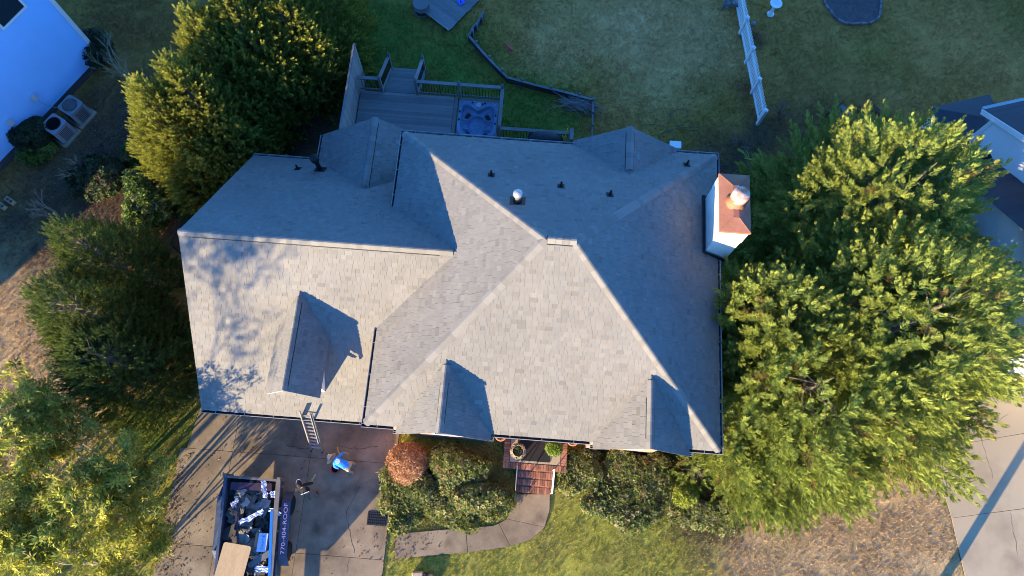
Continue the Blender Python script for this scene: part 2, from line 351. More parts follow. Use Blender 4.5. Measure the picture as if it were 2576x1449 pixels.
def shingle_plane(poly, expo=.145, base=(.184, .173, .157), seed=None):
    """poly: convex roof plane, eave edge first (poly[0] to poly[1])"""
    P = [Vector(p) for p in poly]
    u = (P[1] - P[0]).normalized(); n = u.cross(P[2] - P[0]).normalized()
    if n.z < 0: n = -n
    v = n.cross(u)
    if v.z < 0: v = -v
    roof_deck.add([p - n * .012 for p in P], [tuple(range(len(P)))])
    p2 = [((p - P[0]).dot(u), (p - P[0]).dot(v)) for p in P]
    ar = sum(p2[i][0] * p2[(i + 1) % len(p2)][1] - p2[(i + 1) % len(p2)][0] * p2[i][1] for i in range(len(p2)))
    if ar < 0: p2 = p2[::-1]
    vmax = max(p[1] for p in p2); k = 0; v0 = -.02
    u0a = min(p[0] for p in p2); u1a = max(p[0] for p in p2)
    while v0 < vmax:
        v1 = v0 + expo + .03; x = u0a - rs.uniform(0, .35); thick = False
        while x < u1a:
            w = rs.choice((.12, .15, .18, .2, .24)) * rs.uniform(.9, 1.1); x1 = x + w
            if x1 > u0a:
                q = [(x + .002, v0), (x1 - .002, v0), (x1 - .002, v1), (x + .002, v1)]
                for i in range(len(p2)):
                    if len(q) < 3: break
                    a_, b_ = p2[i], p2[(i + 1) % len(p2)]
                    if i == 0 and k == 0 and abs(a_[1]) < 1e-6 and abs(b_[1]) < 1e-6: continue
                    q = clip(q, a_, b_)
                if len(q) >= 3:
                    thick = not thick if rs.random() < .8 else thick
                    h0 = .020 if thick else .012
                    top = [P[0] + u * a + v * b + n * (h0 - (h0 - .001) * min(1, max(0, (b - v0) / (v1 - v0)))) for a, b in q]
                    bot = [P[0] + u * a + v * b - n * .008 for a, b in q]
                    m = len(q); g = rs.gauss(1, .04) * (1.02 if thick else .98)
                    if rs.random() < .10: g *= rs.choice((.86, .9, 1.08))
                    wv = rs.uniform(-.02, .02)
                    col = (base[0] * g * (1 + wv), base[1] * g, base[2] * g * (1 - wv), 1)
                    tabs.append((top + bot, [tuple(range(m))] + [(i, m + i, m + (i + 1) % m, (i + 1) % m) for i in range(m)], col, (x1 - x), P[0] + u * x + v * v0))
            x = x1
        v0 += expo; k += 1
# planes: garage (gable), main (hip)
gj = MX0 + (GR - ZM) / PM
shingle_plane([(GX0, GY0, ZG), (MX0 + .2, GY0, ZG), (gj + .1, GYM, GR), (GX0, GYM, GR)])
shingle_plane([(MX0 + .3, GY1, ZG), (GX0, GY1, ZG), (GX0, GYM, GR), (gj + .1, GYM, GR)])
MXa, MXb = MX0 + HD, MX1 - HD
shingle_plane([(MX0, MY0, ZM), (MX1, MY0, ZM), (MXb, MYM, MR), (MXa, MYM, MR)])
shingle_plane([(MX1, MY1, ZM), (MX0, MY1, ZM), (MXa, MYM, MR), (MXb, MYM, MR)])
shingle_plane([(MX0, MY1, ZM), (MX0, MY0, ZM), (MXa, MYM, MR)])
shingle_plane([(MX1, MY0, ZM), (MX1, MY1, ZM), (MXb, MYM, MR)])
# small gables: (ridge x, half width, eave z, ridge z, y of the gable edge, y where the ridge dies, eave y where valley starts)
def gable(xc, hw, ze, zr, ye, yr, yv, rear=False):
    a = [(xc - hw, yv, ze), (xc - hw, ye, ze), (xc, ye, zr), (xc, yr, zr)]
    b = [(xc + hw, ye, ze), (xc + hw, yv, ze), (xc, yr, zr), (xc, ye, zr)]
    if rear: a = [a[1], a[0], a[3], a[2]]; b = [b[1], b[0], b[3], b[2]]
    shingle_plane(a); shingle_plane(b)
G1 = (-2.01, 1.47, ZM, 6.65); G2 = (4.20, 1.49, ZM, 6.66); GY = 2.10
for xc, hw, ze, zr in (G1, G2): gable(xc, hw, ze, zr, GY, MY0 + (zr - ZM) / PM, MY0)
B1 = (-5.83, 2.32, ZG, 4.30); gable(B1[0], B1[1], B1[2], B1[3], 13.72, GY1 - (B1[3] - ZG) / PG, GY1, True)
B2 = (3.41, 1.81, ZM, 6.40); gable(B2[0], B2[1], B2[2], B2[3], 12.86, MY1 - (B2[3] - ZM) / PM, MY1, True)
DX, DW, DZE, DZR, DY = -7.01, .87, 4.84, 5.92, 3.08
dye = GY0 + (DZE - ZG) / PG; dyr = GY0 + (DZR - ZG) / PG
gable(DX, DW, DZE, DZR, DY, dyr, dye)
# individual tabs: the 300 that show largest; the others stay one mesh
cpos = Vector((0, 0, CAM_H))
roof = roof_deck.build('roof', MT['deckboard'], house)
tabs.sort(key=lambda t: -t[3] / (t[4] - cpos).length if t[4].y < 7.4 else 9)
for vs, fs, c, w, p in tabs[:300]:
    o0 = vs[0]; MB().add([q - o0 for q in vs], fs, c).build('shingle', MT['shingle'], roof).location = o0
mb = MB()
for vs, fs, c, w, p in tabs[300:]: mb.add(vs, fs, c)
tag(mb.build('shingle_field', MT['shingle'], roof), kind='stuff')
# ridge and hip caps, on a black vent strip where the photograph shows one
def caps(p0, p1, dL, dR, expo=.2, w=.16, vent=None):
    p0, p1 = Vector(p0), Vector(p1); d = (p1 - p0).normalized(); ln = (p1 - p0).length
    dL, dR = Vector(dL).normalized(), Vector(dR).normalized(); n = -(dL + dR).normalized()
    lift = .055 if vent else .022
    def sect(s, h):
        return [d * s + dL * w + n * (h - .012), d * s + dL * w * .5 + n * h, d * s + dL * .03 + n * (h + .004), d * s + dR * .03 + n * (h + .004), d * s + dR * w * .5 + n * h, d * s + dR * w + n * (h - .012)]
    A, B = sect(0, lift + .018), sect(expo + .03, lift + .002); A2 = [q - n * .012 for q in A]
    fs = [(i, i + 1, 7 + i, 6 + i) for i in range(5)] + [(12 + i, 13 + i, i + 1, i) for i in range(5)]
    me = MB().add(A + B + A2, fs).mesh('ridge_cap'); me.materials.append(MT['cap'])
    k = int(ln / expo)
    for i in range(k): inst('ridge_cap', me, roof, p0 + d * (i * expo + rs.uniform(-.004, .004)))
    if vent:
        a, b = p0 + d * vent[0], p1 - d * vent[1]; m = MB()
        q = lambda p: [p + dL * (w + .022) + n * .0, p + dL * (w + .02) + n * .034, p + n * .044, p + dR * (w + .02) + n * .034, p + dR * (w + .022)]
        m.add(q(a) + q(b), [(i, i + 1, 6 + i, 5 + i) for i in range(4)] + [(0, 1, 2, 3, 4)[::-1], (5, 6, 7, 8, 9)])
        m.build('ridge_vent', MT['black'], roof)
def dn(dx, dy, p): return Vector((dx, dy, -p))
caps((GX0, GYM, GR), (gj, GYM, GR), dn(0, -1, PG), dn(0, 1, PG), vent=(.35, .55))
caps((MXb + .05, MYM, MR), (MXa - .05, MYM, MR), dn(0, -1, PM), dn(0, 1, PM), vent=(.1, .1))
def hip(c, e, cx, cy):
    c, e = Vector(c), Vector(e); d = (e - c).normalized()
    a = dn(0, cy, PM); b = dn(cx, 0, PM)
    nA = Vector((0, cy * PM, 1)).normalized(); nB = Vector((cx * PM, 0, 1)).normalized()
    dA = d.cross(nA); dB = d.cross(nB)
    if dA.z > 0: dA = -dA
    if dB.z > 0: dB = -dB
    caps(c, e, dA, dB)
hip((MX0, MY0, ZM), (MXa, MYM, MR), -1, -1); hip((MX1, MY0, ZM), (MXb, MYM, MR), 1, -1)
hip((MX0, MY1, ZM), (MXa, MYM, MR), -1, 1); hip((MX1, MY1, ZM), (MXb, MYM, MR), 1, 1)
for (xc, hw, ze, zr), y0, y1, v0, v1 in ((G1, GY, MY0 + (G1[3] - ZM) / PM, .3, .62), (G2, GY, MY0 + (G2[3] - ZM) / PM, .3, .62), ((DX, DW, DZE, DZR), DY, dyr, .15, .28)):
    p = (zr - ze) / hw; caps((xc, y0, zr), (xc, y1 - .1, zr), dn(-1, 0, p), dn(1, 0, p), vent=(v0, v1))
for (xc, hw, ze, zr), y0, y1 in ((B1, 13.72, GY1 - (B1[3] - ZG) / PG), (B2, 12.86, MY1 - (B2[3] - ZM) / PM)):
    p = (zr - ze) / hw; caps((xc, y0, zr), (xc, y1 + .05, zr), dn(-1, 0, p), dn(1, 0, p), vent=(.2, .15))
# walls
def wallbox(x0, x1, y0, y1, z0, z1, name='wall', m='brick'): return MB().frame((x0, y0, z0), (x1 - x0, 0, 0), (0, y1 - y0, 0), (0, 0, z1 - z0)).build(name, MT[m], house)
oh = .32
gw = wallbox(GX0 + .28, MX0 + .32, GY0 + oh, GY1 - oh, 0, ZG + .12)
m = MB(); x = GX0 + .28
m.add([(x, GY0 + oh, ZG + .12), (x, GY1 - oh, ZG + .12), (x, GYM, GR - .22), (x + .2, GY0 + oh, ZG + .12), (x + .2, GY1 - oh, ZG + .12), (x + .2, GYM, GR - .22)], [(0, 2, 1), (3, 4, 5), (0, 3, 5, 2), (1, 2, 5, 4), (0, 1, 4, 3)])
m.build('gable_wall', MT['siding'], house)
# main body: wings either side of a recessed entry
wallbox(MX0 + .32, G1[0] + 1.2, 2.62, MY1 - oh, 0, ZM + .1); wallbox(G2[0] - 1.2, MX1 - .32, 2.66, MY1 - oh, 0, ZM + .1); wallbox(G1[0] + 1.2, G2[0] - 1.2, 4.3, MY1 - oh, 0, ZM + .1)
for xc, hw, ze, zr in (G1, G2):
    y = 2.56; h = hw - .25; k = (zr - ze) / hw
    bay = MB().frame((xc - h, y, 0), (2 * h, 0, 0), (0, .3, 0), (0, 0, ze - .02)).build('bay_wall', MT['brick'], house)
    MB().add([(xc - h, y + .01, ze - .02), (xc + h, y + .01, ze - .02), (xc, y + .01, ze - .02 + k * h), (xc - h, y + .2, ze - .02), (xc + h, y + .2, ze - .02), (xc, y + .2, ze - .02 + k * h)], [(0, 1, 2), (3, 5, 4), (0, 3, 4, 1)]).build('gable_wall', MT['cream'], house)
    for s in (-1, 1):
        MB().bar((xc + s * hw, GY + .035, ze - .11), (xc, GY + .035, zr - .11), .03, .10).build('rake_board', MT['white'], house)
        MB().frame((xc + s * (hw - .26) - .16, GY + .12, ze - .2), (.32, 0, 0), (0, .3, 0), (0, 0, .14)).build('eave_return', MT['white'], house)
    f = MB()
    for a in (-1, 1): f.box((xc + a * .62, y - .02, 2.5), (.07, .05, 1.7))
    for z in (1.62, 3.38): f.box((xc, y - .02, z), (1.34, .05, .06))
    wf = f.build('window', MT['white'], house)
    MB().box((xc, y - .012, 2.5), (1.14, .02, 1.66)).build('pane', mat('window_glass', (.03, .04, .05), .08, 0), wf)
# second back gable and first back gable walls
MB().add([(B1[0] - 2, 13.4, 0), (B1[0] + 2, 13.4, 0), (B1[0] + 2, 13.4, ZG), (B1[0], 13.4, B1[3] - .15), (B1[0] - 2, 13.4, ZG), (B1[0] - 2, 12.2, 0), (B1[0] + 2, 12.2, 0), (B1[0] + 2, 12.2, ZG), (B1[0] - 2, 12.2, ZG)], [(1, 0, 4, 3, 2), (0, 5, 8, 4), (6, 1, 2, 7)]).build('wall', MT['brick'], house)
MB().add([(B2[0] - 1.5, 12.55, ZM - .3), (B2[0] + 1.5, 12.55, ZM - .3), (B2[0] + 1.5, 12.55, ZM), (B2[0], 12.55, B2[3] - .18), (B2[0] - 1.5, 12.55, ZM)], [(1, 0, 4, 3, 2)]).build('gable_wall', MT['siding'], house)
for (xc, hw, ze, zr), y in ((B1, 13.70), (B2, 12.84)):
    for s in (-1, 1): MB().bar((xc + s * hw, y - .03, ze - .13), (xc, y - .03, zr - .13), .03, .14).build('rake_board', MT['white'], house)
# soffit boards round the eaves
sf = MB()
for a, b in (((GX0, GY0 + .02, ZG - .05), (MX0, GY0 + .02, ZG - .05)), ((GX0, GY1 - .02, ZG - .05), (B1[0] - 2.2, GY1 - .02, ZG - .05))): sf.bar(a, b, .03, .14)
sf.frame((GX0 + .02, GY0 + .04, ZG - .11), (-GX0 + MX0, 0, 0), (0, .36, 0), (0, 0, .02)); sf.build('fascia', MT['white'], house)
sf = MB(); z = ZM - .1
for a, b in (((MX0, MY0 + .02, z), (MX1, MY0 + .02, z)), ((MX1 - .02, MY0, z), (MX1 - .02, MY1, z)), ((MX1, MY1 - .02, z), (MX0, MY1 - .02, z)), ((MX0 + .02, MY1, z), (MX0 + .02, MY0, z))): sf.bar(a, b, .03, .14)
sf.frame((MX0 + .04, MY0 + .05, ZM - .17), (MX1 - MX0 - .08, 0, 0), (0, .5, 0), (0, 0, .02)); sf.frame((MX1 - .5, MY0 + .06, ZM - .172), (.46, 0, 0), (0, MY1 - MY0 - .12, 0), (0, 0, .02)); sf.frame((MX0 + .04, MY0 + .06, ZM - .174), (.4, 0, 0), (0, MY1 - MY0 - .12, 0), (0, 0, .02)); sf.build('fascia', MT['white'], house)
for s in (0, 1):
    yy = (GY0, GY1)[s]
    MB().bar((GX0 + .025, yy, ZG - .15), (GX0 + .025, GYM, GR - .15), .03, .16).build('rake_board', MT['white'], house)
# gutters
def gutter(a, b, out, strap=.95, w=.115, h=.10, parent=None):
    a, b, o = Vector(a), Vector(b), Vector(out); d = (b - a).normalized(); zz = Vector((0, 0, 1)); m = MB()
    prof = [(0, 0), (0, -h), (w * .75, -h), (w, -h * .35), (w, .012), (w - .014, .012), (w - .008, -h * .35), (w * .72, -h + .01), (.006, -h + .01), (.006, 0)]
    q = [a + o * x + zz * z for x, z in prof] + [b + o * x + zz * z for x, z in prof]; n = len(prof)
    m.add(q, [(i, (i + 1) % n, n + (i + 1) % n, n + i) for i in range(n)] + [tuple(range(n - 1, -1, -1)), tuple(range(n, 2 * n))])
    for e in (a, b - d * .006): m.frame(e, d * .006, o * w, zz * -h)
    g = m.build('gutter', MT['gutter'], house)
    MB().frame(a + d * .01 + o * .01 - zz * .075, d * ((b - a).length - .02), o * (w - .03), zz * .012).build('gutter_shade_fill', MT['gutterin'], g)  # dark sheet standing in for the shade inside the trough
    k = max(1, int((b - a).length / strap)); me = MB().frame(-d * .008, d * .016, o * (w - .002), zz * .006).mesh('gutter_strap'); me.materials.append(MT['gutter'])
    for i in range(k): inst('gutter_strap', me, g, a + d * ((i + .5) * (b - a).length / k) + zz * .004)
    return g
z1, z2 = ZG - .01, ZM - .02
gutter((GX0, GY0 - .0, z1), (MX0 - .16, GY0, z1), (0, -1, 0))
gutter((GX0, GY1, z1), (B1[0] - B1[1] - .13, GY1, z1), (0, 1, 0)); gutter((B1[0] - B1[1], GY1 + .14, z1), (B1[0] - B1[1], 13.7, z1), (-1, 0, 0))
gutter((MX0, MY0, z2), (MX0, GY0 + (ZM - ZG) / PG - .02, z2), (-1, 0, 0)); gutter((MX0, GY1 - (ZM - ZG) / PG + .02, z2), (MX0, MY1, z2), (-1, 0, 0))
gutter((MX0 - .115, MY0, z2), (G1[0] - G1[1] - .12, MY0, z2), (0, -1, 0)); gutter((G1[0] - G1[1], GY + .02, z2), (G1[0] - G1[1], MY0 - .12, z2), (-1, 0, 0))
gutter((G1[0] + G1[1] + .12, MY0, z2), (G2[0] - G2[1] - .12, MY0, z2), (0, -1, 0)); gutter((G1[0] + G1[1], GY + .02, z2), (G1[0] + G1[1], MY0 - .12, z2), (1, 0, 0)); gutter((G2[0] - G2[1], GY + .02, z2), (G2[0] - G2[1], MY0 - .12, z2), (-1, 0, 0))
gutter((G2[0] + G2[1] + .02, MY0, z2), (MX1, MY0, z2), (0, -1, 0)); gutter((G2[0] + G2[1], GY + .02, z2), (G2[0] + G2[1], MY0 - .13, z2), (1, 0, 0))
gutter((MX1, MY0 - .1, z2), (MX1, 8.72, z2), (1, 0, 0)); gutter((MX1, 10.95, z2), (MX1, MY1, z2), (1, 0, 0))
gutter((MX0 - .115, MY1, z2), (B2[0] - B2[1] - .03, MY1, z2), (0, 1, 0)); gutter((B2[0] + B2[1] + .03, MY1, z2), (MX1 + .1, MY1, z2), (0, 1, 0))
# dormer body
m = MB(); h = DW - .2; k = (DZR - DZE) / DW; y = DY + .42
m.add([(DX - h, y, 3.0), (DX + h, y, 3.0), (DX + h, y, DZE + .02), (DX, y, DZE + k * h), (DX - h, y, DZE + .02), (DX - h, 6.0, 3.0), (DX + h, 6.0, 3.0), (DX + h, 6, DZE + .02), (DX - h, 6, DZE + .02)], [(0, 1, 2, 3, 4), (1, 6, 7, 2), (5, 0, 4, 8)])
dm = m.build('dormer', MT['siding'], house)
for s in (-1, 1):
    MB().bar((DX + s * DW, DY + .03, DZE - .09), (DX, DY + .03, DZR - .09), .02, .08).build('rake_board', MT['white'], dm)
    MB().frame((DX + s * (DW - .1) - .07, DY + .22, DZE - .12), (.14, 0, 0), (0, dye - DY - .3, 0), (0, 0, .05)).build('eave_return', MT['white'], dm)
MB().box((DX, y - .02, 4.1), (1.0, .05, 1.3)).build('window', MT['white'], dm); MB().box((DX, y - .035, 4.1), (.82, .04, 1.12)).build('pane', mat('dark_glass', (.02, .025, .03), .1, 0), dm)
# chimney
cx0, cx1, cy0, cy1, ct = 6.09, 7.06, 8.80, 10.79, 7.46
ch = MB().frame((cx0 + .05, cy0 + .05, 0), (cx1 - cx0 - .1, 0, 0), (0, cy1 - cy0 - .1, 0), (0, 0, ct - .05)).build('chimney', MT['cream'], house)
m = MB()
for a in ((cx0 + .03, cy0 + .03), (cx0 + .03, cy1 - .15), (cx1 - .15, cy0 + .03), (cx1 - .15, cy1 - .15)): m.frame((a[0], a[1], ct - .9), (.12, 0, 0), (0, .12, 0), (0, 0, .84))
m.build('corner_trim', MT['white'], ch)
e = .28; m = MB(); hc = .13
P = [(cx0, cy0, ct), (cx1, cy0, ct), (cx1, cy1, ct), (cx0, cy1, ct)]; mx, my = (cx0 + cx1) / 2, (cy0 + cy1) / 2
Q = [(mx - .09, my - .55, ct + hc), (mx + .09, my - .55, ct + hc), (mx + .09, my + .55, ct + hc), (mx - .09, my + .55, ct + hc)]; D = [(p[0], p[1], ct - .1) for p in P]
cap_ = MB().add(P + Q + D, [(0, 1, 5, 4), (1, 2, 6, 5), (2, 3, 7, 6), (3, 0, 4, 7), (4, 5, 6, 7), (8, 9, 1, 0), (9, 10, 2, 1), (10, 11, 3, 2), (11, 8, 0, 3)]).build('chimney_cap', MT['copper'], ch)
seam = MB()
for i in range(4): seam.bar(Vector(P[i]) + Vector((0, 0, .006)), Vector(Q[i]) + Vector((0, 0, .006)), .018, .012)
seam.build('seam', MT['copper'], ch)
MB().lathe((mx, my, ct + hc - .03), [(.33, 0), (.24, .05), (.22, .18), (.22, .3)], 24).build('flue_collar', MT['copper'], ch, True)
MB().lathe((mx, my, ct + hc + .26), [(.22, 0), (.27, .02), (.27, .26), (.25, .3), (.0, .33)], 28).build('flue_cap', mat('flue_rust', (.46, .17, .085), .6, .3, 5, .2, 12, tint=(.60, .54, .48), tscale=3.2, tamt=.9), ch, True)
m = MB(); zr_ = lambda x: ZM + PM * (MX1 - x)
m.bar((cx0 - .05, cy0 - .03, zr_(cx0) + .05), (cx1, cy0 - .03, zr_(cx1) + .05), .05, .12); m.bar((cx0 - .02, cy0 - .05, zr_(cx0) + .06), (cx0 - .02, cy1 + .05, zr_(cx0) + .06), .06, .12); m.bar((cx0 - .05, cy1 + .03, zr_(cx0) + .05), (MX1, cy1 + .03, ZM + .05), .05, .12)
m.build('flashing', MT['blackmetal'], ch)
# roof vents
def vent(px, py, kind, plane):
    # march to the roof plane under that spot
    for i in range(900):
        z = 9.2 - i * .01; p = U(px, py, z)
        zz = {'b': ZM + PM * (MY1 - p.y), 'g': ZG + PG * (GY1 - p.y)}[plane]
        if z <= zz: break
    s = {'b': PM, 'g': PG}[plane]; n = Vector((0, s, 1)).normalized(); up = Vector((0, -1, s)).normalized(); m = MB(); xx = Vector((1, 0, 0))
    if kind == 's':
        m.frame(p - xx * .11 - up * .14 + n * .012, xx * .22, up * .28, n * .012); m.lathe(p + Vector((0, 0, .0)), [(.07, 0), (.045, .1), (.036, .12), (.036, .30), (.026, .30), (.026, .26), (0, .26)], 14); m.build('vent_pipe', MT['black'], house, True)
    elif kind == 'p':
        m.frame(p - xx * .24 - up * .26 + n * .012, xx * .48, up * .5, n * .012); m.lathe(p, [(.17, -.05), (.12, .14)], 18); b = m.build('roof_vent', MT['blackmetal'], house)
        MB().lathe(p + Vector((0, 0, .08)), [(.085, 0), (.085, .42), (.15, .44), (.15, .50), (.12, .56), (0, .58)], 20).build('vent_cap', MT['galv'], b, True)
    else:
        m.frame(p - xx * .2 - up * .22 + n * .012, xx * .4, up * .44, n * .012); b = m.build('roof_vent', MT['black'], house)
        MB().lathe(p, [(.13, -.1), (.10, .1), (.085, .12), (.085, .78), (.16, .79), (.165, .98), (.1, 1.02), (0, 1.03)], 20).build('flue_pipe', MT['black'], b, True)
for a in ((1236, 441, 's', 'b'), (1411, 469, 's', 'b'), (1534, 491, 's', 'b'), (1727, 415, 's', 'b'), (1302, 507, 'p', 'b'), (750, 425, 's', 'g'), (806, 427, 't', 'g')): vent(*a)
# ------------------------------------------------------------------ vegetation
vr = np.random.default_rng(21)
def unit(v): return v / np.maximum(np.linalg.norm(v, axis=-1, keepdims=True), 1e-9)
def fan(L_, w, n, spread, r):
    """flat spray of n narrow kite leaflets along +x; returns triangles (n,3,3)"""
    q = []
    for i in range(n):
        t = i / max(1, n - 1); s = (-1) ** i; a = s * spread * (1 - .55 * t) + r.uniform(-.15, .15)
        if i == n - 1: a = r.uniform(-.1, .1)
        x0 = L_ * (.12 + .6 * t); ln = L_ * (.55 - .25 * t) * r.uniform(.85, 1.15)
        d = np.array([math.cos(a), math.sin(a), r.uniform(-.12, .2)]); p = np.array([-d[1], d[0], 0]); o = np.array([x0 * .8, 0, .02 * s])
        q.append([o + d * ln * .12 - p * w * 1.05, o + d * ln, o + d * ln * .12 + p * w * 1.05])
    return np.array(q)
def plume(nsub, nleaf, r, width=.42, lw=.035, tl=1.0, sp=.75):
    """fox-tail shoot along +x of unit length: sub sprays spiralling about the axis"""
    out = []
    for i in range(nsub):
        t = i / (nsub - 1); az = i * 2.4 + r.uniform(-.4, .4); tilt = lerp(tl, .08, t ** 1.1)
        ln = lerp(width, width * .45, t)
        q = fan(ln, lw, nleaf, sp, r)
        ca, sa = math.cos(tilt), math.sin(tilt); Ry = np.array([[ca, 0, -sa], [0, 1, 0], [sa, 0, ca]])
        cb, sb = math.cos(az), math.sin(az); Rx = np.array([[1, 0, 0], [0, cb, -sb], [0, sb, cb]])
        q = q @ Ry.T @ Rx.T + np.array([t * .75, 0, .0])
        out.append(q)
    return np.concatenate(out)
def scatter(templ, P, D, Sc, Uv, C, tipcol=None, tw=.5):
    """place quad templates (T lists) at P along D, size Sc, up Uv, colours C -> verts, faces, colours"""
    D = unit(D); side = unit(np.cross(Uv, D)); up = np.cross(D, side); n = len(P)
    which = vr.integers(0, len(templ), n); VS = []; CS = []
    for k, T in enumerate(templ):
        ii = np.where(which == k)[0]
        if not len(ii): continue
        t = T.reshape(-1, 3)
        B = np.stack([D[ii], side[ii], up[ii]], 1) * Sc[ii][:, None, None]
        v = np.einsum('tj,njk->ntk', t, B) + P[ii][:, None, :]
        VS.append(v.reshape(-1, 3)); nq = len(T)
        c = np.repeat(C[ii][:, None, :], nq, 1) * vr.uniform(.8, 1.2, (len(ii), nq, 1))
        if tipcol is not None:
            w = np.clip((T.mean(1)[:, 0] - .35) / .6, 0, 1)[None, :, None] * tw
            c = c * (1 - w) + tipcol * w * vr.uniform(.8, 1.2, (len(ii), nq, 1))
        CS.append(c.reshape(-1, 3))
    v = np.concatenate(VS); c = np.concatenate(CS); f = np.arange(len(v)).reshape(-1, templ[0].shape[1])
    return v, f, np.concatenate([c, np.ones((len(c), 1))], 1)
_tr = random.Random(5)
class _R:
    def uniform(s, a, b): return _tr.uniform(a, b)
PL_BIG = [plume(11, 5, _R(), .46, .028, .75, .55) for _ in range(4)]
PL_FINE = [plume(9, 4, _R(), .40, .030, .5, .42) for _ in range(4)]
def lobes(seed, n=9):
    r = np.random.default_rng(seed); d = unit(r.normal(size=(n, 3))); a = r.uniform(.5, 1, n)
    def f(dirs): return sum(a[i] * np.exp(-8 * (1 - dirs @ d[i])) for i in range(n)) / 1.2
    return f
def conifer(name, label, base, H, Rr, n, seed, green, tip, size=(.45, .85), templ=None, z0=.3, shape=.75, lean=(0, 0), ell=1.0, ang=0.0, group=None, cat='tree', e0=12):
    r = np.random.default_rng(seed); root = thing(name, label, cat, group); bx, by = base
    t = 1 - (1 - r.random(n) ** .9) ** .62 * 1.0; t = np.clip(r.beta(1.05, 1.7, n), 0, .995)
    ph = r.uniform(0, 2 * math.pi, n)
    lob = 1 + .16 * np.sin(3 * ph + seed) * np.cos(7 * t + seed) + .13 * np.sin(5 * ph - 2 * seed + 9 * t) + .10 * np.sin(11 * ph + 23 * t)
    prof = (1 - t) ** shape * (.72 + .28 * np.clip(t / .18, 0, 1)) + .03
    rad = Rr * prof * lob; dep = np.where(r.random(n) < .82, r.uniform(.80, 1.0, n), r.uniform(.4, .8, n))
    out = np.stack([np.cos(ph), np.sin(ph), np.zeros(n)], 1)
    px = np.cos(ph) * rad * dep; py = np.sin(ph) * rad * dep * ell
    ca, sa = math.cos(ang), math.sin(ang)
    P = np.stack([bx + lean[0] * t + px * ca - py * sa, by + lean[1] * t + px * sa + py * ca, z0 + (H - z0) * t - .25 * dep * (1 - t)], 1)
    el = np.radians(e0 + (78 - e0) * t + r.normal(0, 11, n)); o2 = np.stack([out[:, 0] * ca - out[:, 1] * sa, out[:, 0] * sa + out[:, 1] * ca, out[:, 2]], 1)
    D = o2 * np.cos(el)[:, None] + np.array([0, 0, 1]) * np.sin(el)[:, None] + r.normal(0, .15, (n, 3))
    Sc = r.uniform(size[0], size[1], n) * (1 - .25 * t)
    C = np.array(green)[None] * r.uniform(.75, 1.25, (n, 1)); y = r.random((n, 1)) ** 3; C = C * (1 - .4 * y) + np.array(tip)[None] * .4 * y
    br = (r.random(n) < .035)[:, None]; C = np.where(br & (Rr > 2.4), np.array([.13, .075, .03])[None], C)
    v, f, c = scatter(templ or PL_FINE, P, D, Sc, np.tile(np.array([[0, 0, 1.0]]), (n, 1)) + r.normal(0, .3, (n, 3)), C, np.array(tip))
    me = npmesh('crown', v, f, c); me.materials.append(MT['needle']); link(bpy.data.objects.new('crown', me), root)
    tk = MB(); tk.tube([(bx, by, -.1), (bx + lean[0] * .5, by + lean[1] * .5, H * .5), (bx + lean[0], by + lean[1], H * .96)], [.05 * Rr + .06, .03 * Rr + .03, .01], 7)
    for i in range(46):
        h = _tr.uniform(.06, .85); a = _tr.uniform(0, 6.28); ln = Rr * (1 - h) ** shape * .72
        p = Vector((bx + lean[0] * h, by + lean[1] * h, h * H)); tk.tube([p, p + Vector((math.cos(a) * ln, math.sin(a) * ln, .25 * ln))], [.03, .008], 4)
    tk.build('trunk', MT['bark'], root); return root
LEY_G = (.19, .235, .045); LEY_T = (.37, .385, .08)
# the big leyland cypresses between the house and its right-hand neighbour
def treebase(px, py, h):
    p = U(px, py, h); return (p.x, p.y)
CYG = 'big cypresses on the right'
conifer('cypress_tree', 'tall yellow-tipped cypress behind the rusty chimney, rearmost of the big clump', treebase(2375, 395, 8.8), 8.8, 4.1, 3000, 3, LEY_G, LEY_T, (.75, 1.4), PL_BIG, .3, .52, group=CYG)
conifer('cypress_tree', 'tall green cypress in the middle of the big clump right of the house', treebase(2440, 735, 9.4), 9.4, 4.8, 3500, 4, LEY_G, LEY_T, (.75, 1.4), PL_BIG, .3, .5, group=CYG)
conifer('cypress_tree', 'broad green cypress beside the front right corner of the house', treebase(2110, 945, 7.4), 7.4, 3.8, 3000, 5, LEY_G, (.30, .33, .07), (.75, 1.4), PL_BIG, .3, .42, group=CYG)
conifer('cypress_tree', 'green cypress squeezed against the right eave, between the chimney and the front corner', treebase(2005, 770, 7.4), 7.4, 2.5, 1500, 7, LEY_G, LEY_T, (.85, 1.5), PL_BIG, .3, .45, group=CYG)
conifer('cypress_sapling', 'small green cypress bough poking out by the front right eave', pxy(1735, 1185), 1.6, .8, 150, 6, LEY_G, (.13, .19, .06), (.4, .6), PL_BIG, .2, .6, cat='tree')
# the arborvitae screen at the upper left
ARB_G = (.14, .155, .028); ARB_T = (.46, .45, .07); g = 'arborvitae screen along the side boundary'
for (px, py, h, r, n, sd_, lab) in [(345, 215, 6.6, 2.1, 2600, 31, 'golden-lit conifer nearest the garage corner, front of the screen'), (420, 160, 6.9, 2.1, 2600, 32, 'second conifer of the screen, just behind the nearest one'),
        (470, 25, 7.4, 2.15, 2600, 33, 'conifer of the screen with its lit tip beside the bare yard'), (545, -50, 7.8, 2.2, 2600, 34, 'conifer of the screen with its tip cut by the top edge'),
        (640, -110, 7.8, 2.2, 2300, 35, 'dark conifer of the screen reaching the top edge, above the wooden deck'), (740, -170, 7.0, 2.0, 1700, 36, 'farthest dark conifer at the top, beside the backyard lawn')]:
    conifer('arborvitae', lab, treebase(px, py, h), h, r, n, sd_, ARB_G, ARB_T, (.65, 1.1), PL_FINE, .1, .85, group=g, e0=48)
g = 'conifers beside the garage'
